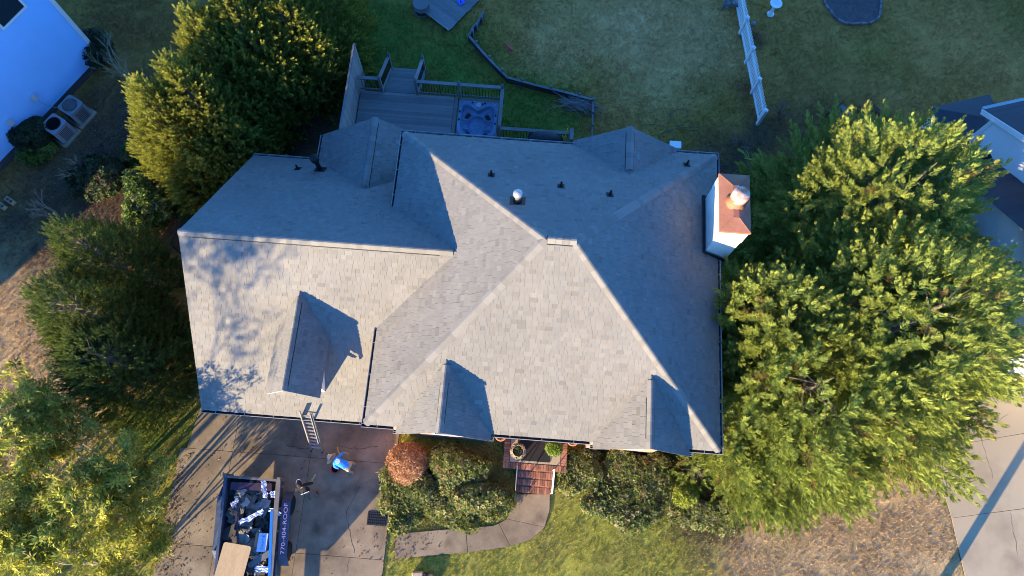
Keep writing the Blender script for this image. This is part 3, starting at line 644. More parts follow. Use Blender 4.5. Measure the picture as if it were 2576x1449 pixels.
for (px, py, h, r, n, sd_, lab) in [(142, 572, 6.2, 1.6, 2000, 41, 'rounded conifer with yellow tip, nearest the lit flower bed'), (90, 730, 6.5, 2.0, 2400, 42, 'broad dark conifer on the brown lawn, middle of the three by the garage'),
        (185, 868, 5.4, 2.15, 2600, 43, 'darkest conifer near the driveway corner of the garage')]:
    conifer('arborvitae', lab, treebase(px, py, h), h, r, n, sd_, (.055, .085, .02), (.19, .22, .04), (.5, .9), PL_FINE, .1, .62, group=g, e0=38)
# ---- broadleaf things
def leafquads(n, ln, wd, r, kind='rosette'):
    q = []
    for i in range(n):
        a = i * 2.4 + r.uniform(-.4, .4); e = r.uniform(-.15, .75); l_ = ln * r.uniform(.7, 1.15)
        d = np.array([math.cos(a) * math.cos(e), math.sin(a) * math.cos(e), math.sin(e)]); s = np.array([-math.sin(a), math.cos(a), r.uniform(-.3, .3)])
        o = d * .02
        q.append([o, o + d * l_ * .5 + s * wd, o + d * l_ + np.array([0, 0, -.1 * l_]), o + d * l_ * .5 - s * wd])
    return np.array(q)
ROS_LONG = [leafquads(9, .19, .024, _R()) for _ in range(4)]
ROS_BROAD = [leafquads(7, .085, .026, _R()) for _ in range(4)]
ROS_TINY = [leafquads(8, .07, .012, _R()) for _ in range(4)]
def foliage(P, N, C, Sc, templ, name, parent, m='leaf'):
    n = len(P); X_ = unit(vr.normal(size=(n, 3)) + 1e-3); D = unit(np.cross(N, X_)); side_up = N
    v, f, c = scatter(templ, P, D, Sc, side_up, C)
    me = npmesh(name, v, f, c); me.materials.append(MT[m]); return link(bpy.data.objects.new(name, me), parent)
def branches(mb, p, d, ln, r, depth, rr, spread=.55, tips=None, up=.15, sides=4):
    q = p + d * ln * .5 + Vector((rr.uniform(-1, 1), rr.uniform(-1, 1), rr.uniform(-1, 1))) * ln * .06; e = p + d * ln
    mb.tube([p, q, e], [r, r * .85, r * .65], sides, cap=False)
    if tips is not None and depth <= 1: tips += [q, e]
    if depth == 0: return
    for k in range(rr.choice((2, 3, 3))):
        d2 = (d + Vector((rr.uniform(-1, 1), rr.uniform(-1, 1), rr.uniform(-1, 1))) * spread + Vector((0, 0, up))).normalized()
        branches(mb, e if k else q.lerp(e, .7), d2, ln * rr.uniform(.62, .85), r * .6, depth - 1, rr, spread, tips, up, sides)
def mix3(r, n, cols, w):
    cols = np.array(cols); k = r.choice(len(cols), n, p=np.array(w) / sum(w)); return cols[k] * r.uniform(.75, 1.25, (n, 1))
def shrub(name, label, c, rx, ry, h, n, seed, cols, w, templ, sc=(.8, 1.3), group=None, z0=.05, cat='shrub', bump=.22, flat=.55, rz=0.0):
    r = np.random.default_rng(seed); root = thing(name, label, cat, group)
    d = unit(r.normal(size=(n, 3))); d[:, 2] = np.abs(d[:, 2]) * .9 + .02; d = unit(d); f = lobes(seed, 14)(d)
    rad = (1 - bump + bump * 1.6 * f) * np.where(r.random(n) < .75, r.uniform(.86, 1.03, n), r.uniform(.45, .9, n))
    x = d[:, 0] * rx * rad; y = d[:, 1] * ry * rad; ca, sa = math.cos(rz), math.sin(rz)
    P = np.stack([c[0] + x * ca - y * sa, c[1] + x * sa + y * ca, z0 + np.sign(d[:, 2]) * np.abs(d[:, 2]) ** flat * h * rad], 1)
    N = unit(d + r.normal(0, .45, (n, 3)) + np.array([0, 0, .3]))
    foliage(P, N, mix3(r, n, cols, w), r.uniform(sc[0], sc[1], n), templ, 'foliage', root)
    mb = MB(); rr = random.Random(seed)
    for i in range(7):
        a = i * .9; branches(mb, Vector((c[0], c[1], -.03)), Vector((math.cos(a) * rx * .6, math.sin(a) * ry * .6, h)).normalized(), h * .45, .018, 2, rr, .5)
    mb.build('stem', MT['bark'], root); return root
# the large loose broadleaf tree at the lower left
def broadtree():
    root = thing('broadleaf_tree', 'sunlit yellow-green broadleaf tree filling the lower left corner', 'tree'); r = np.random.default_rng(77); rr = random.Random(8)
    tips = []; mb = MB()
    for (px, py, h0, ln) in [(140, 1150, 0, 1.9), (60, 1330, 0, 1.9), (240, 1320, 0, 1.6), (150, 1240, 0, 2.0), (270, 1200, 0, 1.5), (20, 1210, 0, 2.0), (150, 1420, 0, 1.7), (290, 1420, 0, 1.2), (-40, 1400, 0, 1.9), (-60, 1280, 0, 2.0), (330, 1290, 0, 1.1), (210, 1090, 0, 1.4), (60, 1100, 0, 1.7), (350, 1380, 0, .8)]:
        p = U(px + 62 * ln, py, 0)
        for k in range(2): branches(mb, Vector((p.x, p.y, 0)), Vector((rr.uniform(-.35, .35), rr.uniform(-.35, .35), 1)).normalized(), ln, .05, 3, rr, .58, tips, .12)
    mb.build('branch', MT['palebark'], root)
    T = np.array([list(t) for t in tips]); T = T[r.choice(len(T), min(len(T), 2300), replace=False)]
    P = np.repeat(T, 4, 0) + r.normal(0, .16, (len(T) * 4, 3)); n = len(P)
    C = mix3(r, n, [(.31, .32, .05), (.46, .45, .08), (.17, .21, .04), (.55, .51, .13)], (4, 4, 1.5, 2))
    N = unit(r.normal(0, .8, (n, 3)) + np.array([-.3, -.4, .6])); foliage(P, N, C, r.uniform(.75, 1.35, n), ROS_LONG, 'crown', root, 'thinleaf')
broadtree()
HOL = [(.09, .125, .032), (.19, .215, .05), (.32, .31, .12), (.15, .08, .05)]
for (px, py, rx, ry, h, n, sd_, lab) in [(1045, 1245, .95, .85, .75, 1900, 1, 'dense dark shrub below the rust-brown ball, next to the driveway'), (1150, 1190, 1.1, .85, .85, 2100, 2, 'shaded dark shrub against the house, left of the brick porch'),
        (1205, 1250, 1.0, .9, .8, 2100, 3, 'lit shrub right beside the brick steps'), (1120, 1280, 1.2, .6, .5, 1800, 4, 'low lit shrub along the curving walkway'), (1030, 1300, .65, .42, .45, 900, 5, 'low shrub behind the black rubber mat')]:
    shrub('holly_shrub', lab, pxy(px, py), rx, ry, h, n, sd_, HOL, (4, 4, 3, .7), ROS_BROAD, (.85, 1.5), 'shrubs left of the porch', bump=.36)
for (px, py, rx, ry, h, n, sd_, lab) in [(1465, 1190, .85, .95, .7, 1600, 11, 'bright green shrub just right of the brick porch'), (1555, 1195, 1.15, .95, .75, 2100, 12, 'grey-green shrub under the right front gable'), (1640, 1225, 1.15, .9, .7, 1900, 13, 'brown-tinged shrub left of the golden ball shrub'), (1565, 1270, 1.2, .75, .4, 1500, 14, 'low pale shrub spilling onto the front lawn'), (1780, 1300, .9, .7, .6, 1100, 15, 'low dark shrub right of the golden ball shrub')]:
    shrub('holly_shrub', lab, pxy(px, py), rx, ry, h, n, sd_, [(.09, .13, .03), (.20, .23, .06), (.28, .27, .13), (.15, .085, .05)], (4, 4, 3, 1), ROS_BROAD, (.85, 1.5), 'shrubs right of the porch', bump=.42)
shrub('brown_shrub', 'round rust-brown clipped shrub at the driveway edge', pxy(1030, 1165), .78, .74, 1.25, 3200, 8, [(.44, .22, .11), (.56, .34, .19), (.32, .15, .07)], (4, 4, 2), ROS_TINY, (.9, 1.5), bump=.12)
shrub('golden_shrub', 'yellow-green clipped ball shrub in front of the big cypresses', pxy(1712, 1243), .62, .5, .8, 2200, 9, [(.26, .30, .035), (.34, .36, .05), (.16, .22, .03)], (4, 3, 2), ROS_TINY, (.9, 1.5), bump=.08)
shrub('camellia_shrub', 'glossy sunlit green camellia beside the garage fence', pxy(395, 520), .85, 1.35, 1.7, 2000, 51, [(.07, .12, .022), (.17, .24, .045), (.035, .065, .018), (.42, .42, .22)], (4, 4, 3, .6), ROS_BROAD, (1.1, 1.9), rz=.3)
shrub('dark_shrub', 'dark leafy shrub with a pink twiggy top, left bed', pxy(265, 455), 1.2, .95, 1.1, 1500, 52, [(.03, .05, .018), (.055, .08, .025), (.10, .06, .045)], (4, 3, 1), ROS_BROAD, (1, 1.7))
shrub('dark_shrub', 'dark green shrub against the blue wall beside the front unit', pxy(95, 345), 1.0, .8, 1.0, 1200, 53, [(.025, .038, .015), (.05, .07, .02)], (4, 2), ROS_BROAD, (1, 1.7))
shrub('green_shrub', 'small sunlit lime shrub at the foot of the blue wall', pxy(110, 395), .75, .45, .6, 700, 54, [(.13, .18, .03), (.22, .25, .04), (.05, .08, .02)], (3, 2, 2), ROS_BROAD, (.9, 1.5), rz=.7)
shrub('dark_shrub', 'dark green shrub at the corner board of the blue house', pxy(250, 140), .8, .8, 1.2, 1000, 55, [(.022, .036, .014), (.045, .06, .02)], (4, 2), ROS_BROAD, (1, 1.7))
shrub('green_shrub', 'small lime shrub near the garage back fence', pxy(345, 405), .5, .4, .9, 500, 56, [(.13, .18, .03), (.06, .10, .02), (.2, .13, .05)], (3, 3, 1), ROS_BROAD, (.9, 1.5))
shrub('groundcover_shrub', 'bright green ground plant inside the black fence by the garage', pxy(492, 528), .6, .8, .4, 900, 57, [(.16, .24, .03), (.09, .15, .02), (.20, .11, .04)], (3, 3, 1), ROS_BROAD, (.8, 1.4))
# bare shrubs
def bare(name, label, c, h, n, seed, spread=.6, lean=(0, 0), m='palebark', depth=4):
    root = thing(name, label, 'shrub'); rr = random.Random(seed); mb = MB()
    for i in range(n): branches(mb, Vector((c[0], c[1], -.03)), Vector((rr.uniform(-.7, .7) + lean[0], rr.uniform(-.7, .7) + lean[1], 1)).normalized(), h * .3, .022, depth, rr, spread, None, .05, 3)
    mb.build('branch', MT[m], root)
bare('bare_tree', 'leafless twiggy small tree in front of the blue wall corner', pxy(345, 205), 2.9, 4, 3, .6, (-.35, .25)); bare('bare_shrub', 'leafless tan shrub beside the concrete blocks', pxy(150, 545), 1.6, 4, 4, .7, (-.5, .2))
bare('bare_shrub', 'leafless pink-tipped stalks in the dark left bed', pxy(235, 455), 1.9, 4, 6, .5, (0, 0), depth=3); bare('bare_shrub', 'leafless brush growing beside the white picket fence end', pxy(1960, 300), 1.3, 6, 7, .8, (.2, .1), 'bark', 3); bare('bare_shrub', 'tangled dry brush behind the right rear roof corner', pxy(1860, 370), 1.1, 7, 9, .9, (0, 0), 'bark', 3)
# ------------------------------------------------------------------ neighbour on the left: white lap-sided wall
BLUESIDE = mat('pale_blue_siding', (.27, .54, .90), .6, .06, .7, .03, 30)
def nleft():
    root = thing('neighbour_house', 'pale blue lap-sided house at the upper left corner', 'house')
    A = U(263, 150); B = U(0, 430); d = (B - A).normalized(); n = Vector((-d.y, d.x, 0))
    if n.dot(Vector((1, -1, 0))) < 0: n = -n
    ln = 9.6; H = 6.2; back = -n
    w = MB().frame(A - Vector((0, 0, .1)) - n * .02, d * ln, back * 8, Vector((0, 0, H + .1))).build('wall', BLUESIDE, root)
    e = .125; zz = Vector((0, 0, 1))
    q = MB().add([d * .1, d * ln, d * ln + n * .018, d * .1 + n * .018, d * .1 + zz * e, d * ln + zz * e], [(3, 2, 5, 4), (0, 1, 2, 3), (0, 3, 4), (1, 5, 2)]).mesh('siding_board'); q.materials.append(BLUESIDE)
    for i in range(int((H - .35) / e)): inst('siding_board', q, root, A + zz * (.35 + i * e))
    MB().frame(A + n * .0 - d * .06, d * .17, n * .03, zz * H).build('corner_board', mat('corner_white', (.70, .68, .66), .6, .08), root)
    MB().frame(A + n * .002 - d * .0, d * ln, n * .03, zz * .34).build('foundation', mat('foundation', (.07, .065, .07), .9, .3), root)
    m = MB(); t = U(70, 22, 4.6); s = (t - A).dot(d); c = A + d * s + n * .03
    m.frame(c + zz * 4.55 - d * .08, d * 1.3, n * .05, zz * .09); m.frame(c + zz * 4.64 - d * .08, d * .09, n * .05, zz * 1.4); m.frame(c + zz * 4.64 + d * 1.13, d * .09, n * .05, zz * 1.4)
    f = m.build('window', MT['white'], root); MB().frame(c + zz * 4.64 + d * .01, d * 1.12, n * .02, zz * 1.4).build('pane', mat('night_glass', (.02, .03, .04), .1, 0), f)
    # roof over it
    m = MB(); r0 = A + n * .4 - d * .4 + zz * H; m.add([r0, r0 + d * (ln + .8), r0 + d * (ln + .8) - n * 4.4 + zz * 3.2, r0 - n * 4.4 + zz * 3.2, r0 + d * (ln + .8) - n * 8.8, r0 - n * 8.8], [(0, 1, 2, 3), (3, 2, 4, 5), (0, 3, 5), (1, 4, 2)]); m.build('roof', MT['deckboard'], root)
    wg = MB().frame((-33, 2.6, -.1), (8.6, 0, 0), (0, 9, 0), (0, 0, 4.2)).build('added_shadow_wing', BLUESIDE, root)  # added wing out of view, placed to throw shadow over the left lawn
    MB().add([(-33.4, 2.2, 4.1), (-24.0, 2.2, 4.1), (-24.0, 7.1, 6.9), (-33.4, 7.1, 6.9), (-24, 12, 4.1), (-33.4, 12, 4.1)], [(0, 1, 2, 3), (3, 2, 4, 5), (1, 4, 2), (0, 3, 5)]).build('added_wing_roof', MT['deckboard'], root)  # roof of the added wing, gives the shadow its sloping edge
    # disconnect boxes with their conduits
    for (px, py, z) in ((213, 262, 1.3), (140, 290, 1.35)):
        pass
    for s in (3.35, 4.75):
        c = A + d * s + n * .03 + zz * 1.25
        b = MB().frame(c - d * .1, d * .2, n * .09, zz * .32).build('disconnect_box', mat('grey_box', (.5, .5, .5), .5, .1), root)
        MB().tube([c + n * .05, c + n * .06 - zz * .5 - d * .1, c + n * .2 - zz * .9 - d * .3], .014, 6).build('conduit', MT['gutter'], b)
    return A, d, n
NA, ND, NN = nleft()
def acunit(label, c, rz, dark):
    root = thing('air_conditioner', label, 'AC unit', 'air conditioners'); root.location = c; root.rotation_euler = (0, 0, rz)
    body = mat('ac_case', (.20, .205, .21), .5, .1, 2) if not dark else mat('ac_case_b', (.24, .24, .26), .5, .1, 2)
    w = .78; h = .85; r = .12; pts = []
    for (sx, sy, a0) in ((1, 1, 0), (-1, 1, 90), (-1, -1, 180), (1, -1, 270)):
        for k in range(5):
            a = R(a0 + k * 22.5); pts.append((sx * (w / 2 - r) + r * math.cos(a), sy * (w / 2 - r) + r * math.sin(a)))
    MB().prism(pts, .08, h).build('case', body, root); MB().prism([(p[0] * 1.03, p[1] * 1.03) for p in pts], h, h + .04).build('lid', body, root)
    MB().lathe((0, 0, h + .03), [(.30, 0), (.31, .03), (.29, .03), (.28, .012), (0, .012)], 28).build('fan_shroud', MT['black'], root)
    gr = MB()
    for k in range(4): gr.lathe((0, 0, h + .052), [(.07 * k + .05, 0), (.07 * k + .058, .006), (.07 * k + .066, 0)], 24)
    for k in range(8): a = k * math.pi / 4; gr.bar((math.cos(a) * .04, math.sin(a) * .04, h + .058), (math.cos(a) * .3, math.sin(a) * .3, h + .058), .008, .006)
    gr.build('grille', MT['gutter'] if not dark else MT['black'], root)
    fb = MB()
    for k in range(4): a = k * math.pi / 2 + .4; fb.bar((0, 0, h + .02), (math.cos(a) * .25, math.sin(a) * .25, h + .03), .12, .006)
    fb.build('fan_blade', MT['galv'], root)
    lv = MB()
    for k in range(9):
        for s in (-1, 1): lv.box((0, s * (w / 2 + .004), .16 + k * .07), (w - .3, .012, .02)); lv.box((s * (w / 2 + .004), 0, .16 + k * .07), (.012, w - .3, .02))
    lv.build('louvre', MT['blackmetal'], root); MB().box((0, 0, .03), (1.0, 1.0, .08)).build('pad', MT['concrete'], root)
yaw = math.atan2(ND.y, ND.x)
p = U(205, 292); acunit('pale grey air conditioner, the farther one along the blue wall', (p.x, p.y, 0), yaw, False)
p = U(165, 338); acunit('air conditioner with a black fan opening, the nearer one by the blue wall', (p.x, p.y, 0), yaw, True)
# concrete blocks at the left edge
blk = None
for i, (px, py, a, lab) in enumerate([(8, 520, .5, 'grey hollow concrete block by the bare shrub, lying nearest the lawn'), (30, 508, .5, 'grey hollow concrete block at the left edge, farther from the lawn')]):
    m = MB(); L_, W_, H_ = .4, .2, .2
    for s in (-1, 1): m.box((0, s * (W_ / 2 - .016), H_ / 2), (L_, .032, H_))
    for s in (-1, 0, 1): m.box((s * (L_ / 2 - .016), 0, H_ / 2), (.032, W_ - .064, H_ - .002))
    o = tag(m.build('concrete_block', MT['concrete2']), lab, 'block', 'concrete blocks'); p = U(px, py); o.location = (p.x, p.y, 0); o.rotation_euler = (0, 0, -a)
# ------------------------------------------------------------------ neighbour on the right
def nright():
    root = thing('neighbour_house', 'dark-roofed house with a white gable wall at the right edge', 'house')
    A = U(2345, 347, 2.9); B = U(2390, 337, 2.9); x = (B - A); x.z = 0; x.normalize(); y = Vector((-x.y, x.x, 0)); zz = Vector((0, 0, 1)); pt = .55
    rm = mat('dark_shingle', (.055, .058, .066), .95, .15, .8, .25, 60, .3, 120, rnd=.1)
    E0 = A - x * .6; F = U(2500, 1003, 2.9); dep = (E0 - F).dot(y); ln = 14.0; hh = dep / 2
    Pb0, Pb1 = E0, E0 + x * ln; Pf0, Pf1 = E0 - y * dep, E0 - y * dep + x * ln; R0, R1 = E0 - y * hh + zz * pt * hh, E0 - y * hh + zz * pt * hh + x * ln
    rf = MB().add([Pb0, Pb1, R1, R0, Pf0, Pf1], [(1, 0, 3, 2), (4, 5, 2, 3)]).build('roof', rm, root)
    # courses of shingles as thin laps
    for side in (0, 1):
        o = Pb0 if side == 0 else Pf0; up = ((R0 - o).normalized()); nn = x.cross(up); nn = nn if nn.z > 0 else -nn; c = (R0 - o).length; e = .2
        me = MB().add([Vector((0, 0, 0)) + nn * .016, x * ln + nn * .016, x * ln + up * e + nn * .003, up * e + nn * .003, -nn * .01, x * ln - nn * .01], [(0, 1, 2, 3), (4, 5, 1, 0)]).mesh('shingle_course'); me.materials.append(rm)
        for k in range(int(c / e)): inst('shingle_course', me, rf, o + up * (k * e))
    MB().frame(E0 - y * .4 + x * .3 - zz * 2.9, x * ln, -y * (dep - .8), zz * 2.85).build('wall', MT['siding'], root)
    MB().add([E0 - y * .4 + x * .3 - zz * .05, E0 - y * (dep - .4) + x * .3 - zz * .05, R0 + x * .3 - zz * .2], [(0, 1, 2)]).build('gable_wall', MT['siding'], root)
    MB().frame(E0 - zz * .1, x * ln, y * .12, zz * .1).build('gutter', MT['gutter'], root); MB().frame(Pf0 - zz * .12, x * ln, -y * .14, zz * .12).build('gutter', MT['white'], root)
    # upper storey: white gable wall standing on the lower roof
    c0 = U(2432, 351, 3.15); hz = 1.75; s0 = (c0 - E0).dot(x); t0 = -(c0 - E0).dot(y); d2 = 6.8; base = 2.9 + pt * t0
    C0 = E0 + x * s0 - y * t0; C0.z = base - .3; C1 = C0 - y * d2
    m = MB(); top = base + hz; k = .62
    m.add([C0, C1, Vector((C1.x, C1.y, top)), Vector(((C0.x + C1.x) / 2, (C0.y + C1.y) / 2, top + k * d2 / 2)), Vector((C0.x, C0.y, top))], [(0, 1, 2, 3, 4)]); uw = m.build('upper_wall', MT['siding'], root)
    MB().frame(Vector((C0.x, C0.y, base - .2)), x * 6, -y * .06, zz * (hz + .2)).build('upper_wall', MT['siding'], root)
    MB().frame(Vector((C0.x, C0.y, base - .1)) - x * .02 , x * .02, -y * .16, zz * (hz + .1)).build('corner_board', MT['white'], root)
    q = Vector((C0.x, C0.y, top)) - x * .35 + y * .35 - zz * .1; r_ = Vector(((C0.x + C1.x) / 2, (C0.y + C1.y) / 2, top + k * d2 / 2)) - x * .35; s_ = Vector((C1.x, C1.y, top)) - x * .35 - y * .35 - zz * .1
    uf = MB().add([q + zz * .1, q + zz * .1 + x * 7, r_ + x * 7 + zz * .2, r_ + zz * .2, s_ + zz * .1, s_ + zz * .1 + x * 7], [(1, 0, 3, 2), (4, 5, 2, 3)]).build('upper_roof', rm, root)
    up = (r_ - q).normalized(); nn = x.cross(up); nn = nn if nn.z > 0 else -nn; c = (r_ - q).length + .05
    me = MB().add([nn * .016, x * 7 + nn * .016, x * 7 + up * .2 + nn * .003, up * .2 + nn * .003, -nn * .01, x * 7 - nn * .01], [(0, 1, 2, 3), (4, 5, 1, 0)]).mesh('shingle_course'); me.materials.append(rm)
    for i in range(int(c / .2)): inst('shingle_course', me, uf, q + zz * .1 + up * (i * .2))
    for a, b in ((q, r_), (s_, r_)): MB().bar(a + zz * -.02, b + zz * .08, .05, .2).build('rake_board', MT['white'], root)
    MB().add([q, q + x * .36, r_ + x * .36, r_], [(0, 1, 2, 3)]).build('soffit', MT['white'], root); MB().frame(q + zz * .02, x * 7, y * .12, zz * .1).build('gutter', MT['gutter'], root)
    # small hipped projection behind
    h0 = E0 + x * (s0 - .6); m = MB(); w = 2.6; dd = 1.3
    g = [h0 - y * .3, h0 + x * w - y * .3, h0 + x * w + y * dd, h0 + y * dd, h0 + x * w / 2 - y * 1.3 + zz * .72, h0 + x * w / 2 + y * .1 + zz * .72]
    m.add(g, [(0, 4, 5, 3), (1, 2, 5, 4), (3, 5, 2)]); m.build('bay_roof', rm, root); MB().frame(h0 + x * .2 - zz * 2.9, x * (w - .4), y * (dd - .2), zz * 2.85).build('wall', MT['siding'], root)
    pz = U(2488, 392, 3.9); v = MB().lathe((pz.x, pz.y, 3.2), [(.12, -.3), (.1, .35), (.17, .42), (.2, .55), (.15, .68), (0, .72)], 18).build('roof_vent', MT['black'], root, True)
nright()
# ------------------------------------------------------------------ deck
def deck():
    root = thing('deck', 'weathered grey wooden deck with railings and stairs behind the house', 'deck'); Z = 1.2
    x0, x1 = U(905, 230, Z).x + .05, -1.28; yb = 16.78; y0 = 12.4; xt = U(1143, 250, Z).x; zz = Vector((0, 0, 1))
    bw = .14
    n = int((yb - y0) / (bw + .006))
    me1 = MB().box((0, 0, 0), (xt - x0, bw, .03)).mesh('deck_board'); me1.materials.append(MT['wood'])
    for i in range(n): inst('deck_board', me1, root, ((x0 + xt) / 2, y0 + (i + .5) * (bw + .006), Z - .015 + random.uniform(-.002, .002)))
    fr = MB()
    for y in (y0 + .1, (y0 + yb) / 2, yb - .03): fr.box(((x0 + x1) / 2, y, Z - .14), (x1 - x0, .05, .2))
    for x in (x0 + .03, xt, x1 - .03): fr.box((x, (y0 + yb) / 2, Z - .15), (.05, yb - y0 - .1, .2))
    fr.build('joist', MT['darkwood'], root)
    # border boards round the tub
    for a, b in (((xt + .09, yb - .02), (xt + .09, y0)), ((xt + .2, yb - .09), (x1, yb - .09)), ((x1 - .06, yb - .2), (x1 - .06, y0))): MB().bar((*a, Z - .01), (*b, Z - .01), .15, .03).build('trim_board', MT['wood'], root)
    MB().box(((xt + .17 + x1) / 2, (y0 + yb) / 2 - .1, .35), (x1 - xt - .3, yb - y0 - .4, .04)).build('sub_floor', MT['darkwood'], root)
    post = MB().box((0, 0, .55), (.10, .10, 1.30)).lathe((0, 0, 1.2), [(.07, 0), (.045, .06), (0, .12)], 4).mesh('post'); post.materials.append(MT['woodd'])
    bal = MB().box((0, 0, 0), (.018, .018, .74)).mesh('baluster'); bal.materials.append(MT['black'])
    def rail(a, b, za=Z, zb=Z):
        a, b = Vector((*a, za)), Vector((*b, zb)); d = b - a
        MB().bar(a + zz * .94, b + zz * .94, .14, .035).build('rail_cap', MT['woodd'], root); MB().bar(a + zz * .86, b + zz * .86, .04, .09).build('rail', MT['woodd'], root); MB().bar(a + zz * .12, b + zz * .12, .04, .09).build('rail', MT['woodd'], root)
        k = int(d.length / .115)
        for i in range(1, k): inst('baluster', bal, root, a + d * (i / k) + zz * .5)
    sx0, sx1 = U(962, 235, Z).x, U(1050, 240, Z).x
    yl = yb + .02
    for x, y, z in ((sx0, yl, Z - 1.2 + 1.15), (sx1, yl, Z - 1.2 + 1.15), ((sx1 + x1) / 2, yl, 1.15 - 0), (x1, yl, 1.15), (x1 - .02, 14.9, 1.15)): inst('post', post, root, (x, y, z - .05))
    rail((x0, yl), (sx0 - .05, yl)); rail((sx1 + .05, yl), ((sx1 + x1) / 2, yl)); rail(((sx1 + x1) / 2, yl), (x1, yl)); rail((x1, yl - .05), (x1, 14.95))
    # stairs down to the lawn
    st = 7; run = .27; ye = yl + st * run
    for i in range(st):
        zt = Z - (i + 1) * Z / (st + 1) + .02
        for k in range(2): MB().box(((sx0 + sx1) / 2, yl + i * run + .07 + k * .135, zt), (sx1 - sx0 - .08, .13, .035)).build('tread', MT['wood'], root)
        MB().box(((sx0 + sx1) / 2, yl + i * run + .01, zt + .07), (sx1 - sx0 - .1, .02, .12)).build('riser', MT['woodd'], root)
    for x in (sx0, sx1):
        MB().bar((x, yl, Z - .15), (x, ye, .08), .05, .28).build('stringer', MT['woodd'], root); inst('post', post, root, (x, ye - .05, .1)); rail((x, yl + .05), (x, ye - .1), Z, .18)
    # privacy screen on the left side: boards
    bl = MB().box((0, 0, 0), (.025, .138, 2.5)).mesh('screen_board'); bl.materials.append(mat('screen_wood', (.235, .20, .185), .85, .15, 1.5, .12, 30, rnd=.1))
    y = y0
    while y < yb + 1.0: inst('screen_board', bl, root, (x0 - .06, y, Z + .55 + (.1 if y > 15.4 else 0))); y += .143
    for z in (.2, 1.1, 2.2): MB().bar((x0 - .11, y0, z), (x0 - .11, yb + .95, z), .05, .09).build('screen_rail', MT['woodd'], root)
    MB().bar((x0 - .07, y0, Z + 1.83), (x0 - .07, yb + .98, Z + 1.86), .1, .035).build('screen_cap', MT['woodd'], root)
    # lower landing on the right with its own railing
    xr = U(1432, 330, 1.0).x; ya = 14.9
    m2 = MB().box((0, 0, 0), (xr - x1, .14, .03)).mesh('deck_board'); m2.materials.append(MT['wood'])
    for i in range(16): inst('deck_board', m2, root, ((x1 + xr) / 2, y0 + .1 + i * .147, Z - .016))
    rail((x1 + .06, ya), (xr, ya)); inst('post', post, root, (xr, ya, 1.15)); MB().box((xr + .02, ya - .2, 1.35), (.14, .5, 2.2)).build('screen_board', MT['woodd'], root)
    return x0, xt, x1, Z, xr
dx0, dxt, dx1, DZ, dxr = deck()
